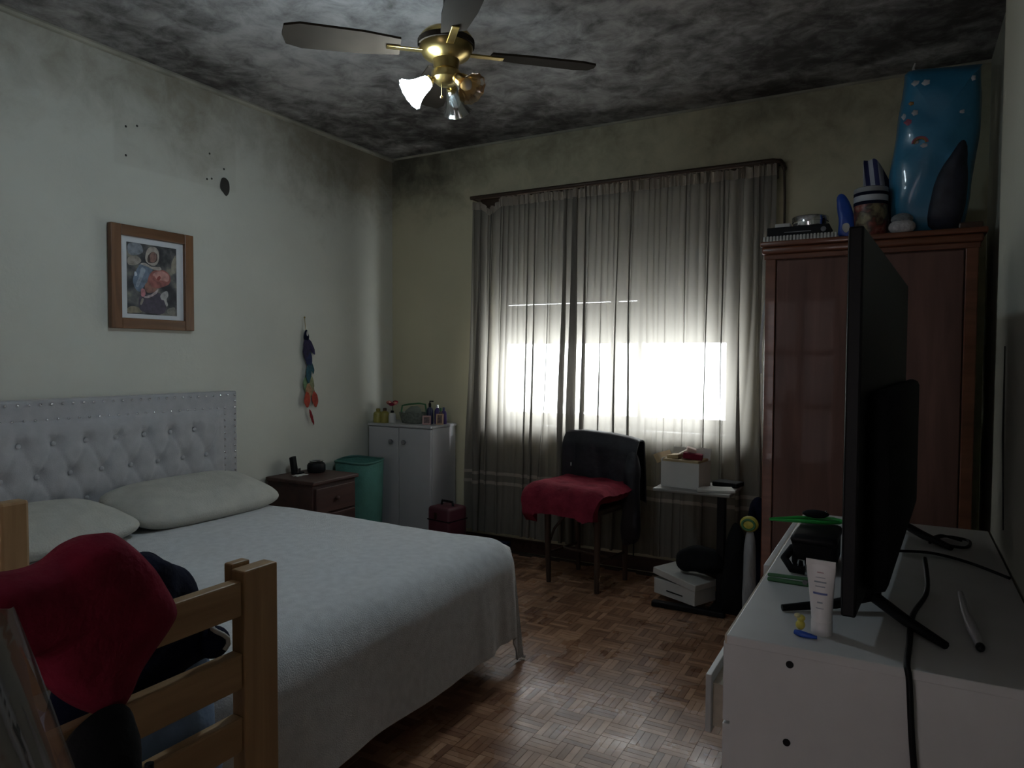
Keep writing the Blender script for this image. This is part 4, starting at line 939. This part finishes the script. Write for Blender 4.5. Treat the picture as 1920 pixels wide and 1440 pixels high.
MB().box(-.052, .052, -.085, .085, 0, .085, None, .016).build('body', m_blackmat, bb, smooth=True); MB().box(-.055, .055, -.088, .088, .062, .09, None, .012).build('flap', m_black, bb, smooth=True)
MB().tube([(-.05, -.06, .05), (-.065, -.10, .03), (-.045, -.125, .012), (-.015, -.12, .01)], .010, 8).build('strap', m_blackmat, bb, smooth=True)
MB().tube([(-.035, -.115, .012), (-.03, -.118, .035), (-.018, -.118, .035), (-.014, -.115, .012)], .0025, 6).build('buckle', m_chrome, bb)
gs = thing('green_scissors', 'bright green handled tool lying over the black bag', 'tool', (3.13, 2.04, .873), .1)
MB().tube([(-.10, -.02, .002), (-.03, -.015, .004), (.04, -.005, .004), (.075, .015, .004)], [.003, .005, .006, .006], 8).build('lower_arm', m_green, gs, smooth=True); MB().tube([(-.10, -.018, .004), (-.03, .01, .008), (.06, .025, .008), (.085, .01, .006)], [.003, .005, .006, .006], 8).build('upper_arm', m_green, gs, smooth=True)
MB().sphere((.015, .01, .022), (.034, .018, .011), 14, 8).build('grip', m_blackmat, gs, smooth=True); MB().sphere((.04, .0, .032), .003, 8, 6).build('screw', m_chrome, gs)
rm = thing('white_wand', 'slim white plastic wand leaning near the right wall on the dresser', 'wand', (3.475, 1.60, .78))
MB().tube([(0, -.075, .008), (-.006, 0, .014), (-.012, .10, .020), (-.014, .20, .026)], [.006, .010, .008, .005], 10).build('body', M('translucent_white', (.42, .42, .44), .35), rm, smooth=True)
MB().sphere((0, -.078, .009), (.008, .012, .008), 10, 8).build('tip', m_black, rm, smooth=True)

# ================================================================== PINE COT in the left foreground with clothes
ct = thing('pine_cot', 'pine cot with slatted end rails in the left foreground', 'cot', (1.75, .65, 0))
bx('post', m_pine, ct, (2.175, 2.215, .952, 1.036, 0, .888), .004); bx('post', m_pine, ct, (2.175, 2.215, .26, .344, 0, .888), .004)
for z0, z1 in ((.798, .868), (.652, .724), (.525, .596), (.39, .46), (.25, .32)): bx('end_rail', m_pine_y, ct, (2.178, 2.208, .344, .952, z0, z1), .004)
bx('post', m_pine, ct, (1.30, 1.345, .93, 1.0, 0, .935), .008); bx('post', m_pine, ct, (1.30, 1.345, .28, .35, 0, .935), .008)
bx('head_board', m_pine_x, ct, (1.308, 1.330, .35, .93, .25, .938), .005)
bx('side_rail', m_pine_x, ct, (1.345, 2.175, .985, 1.005, .26, .36), .004); bx('side_rail', m_pine_x, ct, (1.345, 2.175, .29, .31, .26, .36), .004)
bx('cot_base', m_pine_x, ct, (1.345, 2.175, .31, .985, .28, .30)); bx('cot_mattress', m_darkblue, ct, (1.35, 2.165, .32, .975, .30, .42), .03, smooth=True)
bx('rail_block', m_pine, ct, (2.15, 2.175, .955, 1.0, .845, .896), .004)
def blob(name, poly, O, U, V, T, fr_, bk_, mat, lab, cat, amp=.02, nf=9, seed=0, grp=None):
    b = MB().puff(poly, O, U, V, T, fr_, bk_, 11, 6, amp, nf, seed).build(name, mat, None, smooth=True, origin=O); return tag(b, lab, cat, grp)
blob('blue_sheet', [(-.30, .0), (-.28, .10), (-.05, .16), (.15, .26), (.27, .30), (.29, .10), (.28, 0)], (2.09, .68, .42), (0, 1, 0), (0, 0, 1), (1, 0, 0), .07, .25, m_bluesheet, 'crumpled pale blue sheet heaped inside the pine cot', 'sheet', .025, 8, 3)
blob('dark_shirt', [(-.12, -.13), (-.14, .0), (-.06, .06), (.06, .10), (.14, .09), (.17, .03), (.14, -.05), (.03, -.10)], (2.08, .80, .73), (0, 1, 0), (0, 0, 1), (1, 0, 0), .06, .10, m_navy, 'dark patterned shirt stuffed between the cot rails', 'shirt', .03, 14, 7)
blob('dark_coat', [(-.10, -.06), (-.09, .04), (-.02, .075), (.05, .05), (.10, .0), (.10, -.06), (.0, -.08)], (2.06, .835, .86), (0, 1, 0), (0, 0, 1), (1, 0, 0), .06, .08, m_navy, 'dark crumpled hood behind the red garment', 'coat', .035, 16, 11)
bl_ = thing('striped_ball', 'navy ball with a white stripe lying among the clothes', 'ball', (2.13, .945, .733))
MB().sphere((0, 0, 0), .032, 18, 12).build('body', m_navy, bl_, smooth=True)
MB().tube([(.034 * cos(a * pi / 10 - .3), .0 + .010 * sin(a), .034 * sin(a * pi / 10 - .3)) for a in range(9)], .005, 8).build('white_stripe', m_paper, bl_, smooth=True)
# red garment draped over the end of the cot
RG = [(-.14, .13), (-.085, .125), (-.05, .13), (-.015, .150), (.025, .158), (.052, .148), (.092, .108), (.118, .058), (.140, .005), (.128, -.025), (.094, -.06), (.070, -.085), (.048, -.12), (.022, -.138), (-.015, -.115), (-.06, -.065), (-.10, .005), (-.19, .02), (-.25, .08), (-.2, .13)]
rg = thing('red_garment', 'crimson garment heaped over the end rail of the pine cot', 'garment', (2.21, .65, .866))
MB().puff(RG, (0, 0, 0), (0, 1, 0), (0, 0, 1), (1, 0, 0), .060, .085, 12, 6, .010, 7, 2, .26).build('body', m_wine, rg, smooth=True)
bgp = thing('black_backpack', 'black backpack hanging below the red garment on the cot', 'backpack', (2.27, .645, .42))
MB().puff([(-.07, .0), (-.085, .20), (-.06, .32), (.0, .345), (.04, .30), (.05, .12), (.045, 0)], (0, 0, 0), (0, 1, 0), (0, 0, 1), (1, 0, 0), .045, .05, 9, 6, .012, 10, 1).build('body', m_blackmat, bgp, smooth=True)
MB().tube([(.055, .03, .06), (.068, .02, .14), (.06, .025, .26)], .007, 8).build('strap', m_black, bgp, smooth=True)
MB().tube([(.062, -.03, .05), (.068, -.01, .075), (.062, .015, .06)], .005, 8).build('metal_ring', m_chrome, bgp, smooth=True)
# clothes in a clear plastic cover, left edge
pg = thing('garment_cover', 'clear plastic garment cover with dark clothes at the left edge', 'garment cover', (2.46, .36, .3))
def cover(a, b):
    y = -.22 + .42 * a; zt = .745 - max(0, y - .04) * 3.3 + .012 * n1(a * 9, 2); zz = zt * b
    q = y * .95 + zz * .29                        # creases run along the slanting edge
    f = .012 * n1(q * 42, 4, zz * 1.5) + .006 * n1(q * 95, zz * 2, 7)
    return (.03 + f + .012 * sin(pi * a), y, zz)
MB().grid(cover, 110, 50, .0008).build('plastic_film', clear('clear_film', (.75, .78, .80), .30, .16), pg, smooth=True)
MB().puff([(-.20, .02), (-.21, .66), (-.10, .73), (.05, .73), (.10, .57), (.16, .37), (.21, .20), (.21, .02)], (-.025, 0, 0), (0, 1, 0), (0, 0, 1), (1, 0, 0), .03, .04, 8, 5, .012, 14, 9).build('clothes', mottle('dark_clothes', [(.012, .012, .016), (.03, .025, .02), (.02, .03, .05)], 9, .8), pg, smooth=True)
MB().box(-.10, -.02, -.02, .02, .0, .018, TR((.10, .10, .36), 0, 0, 1.4)).build('paper_label', m_cardin, pg)
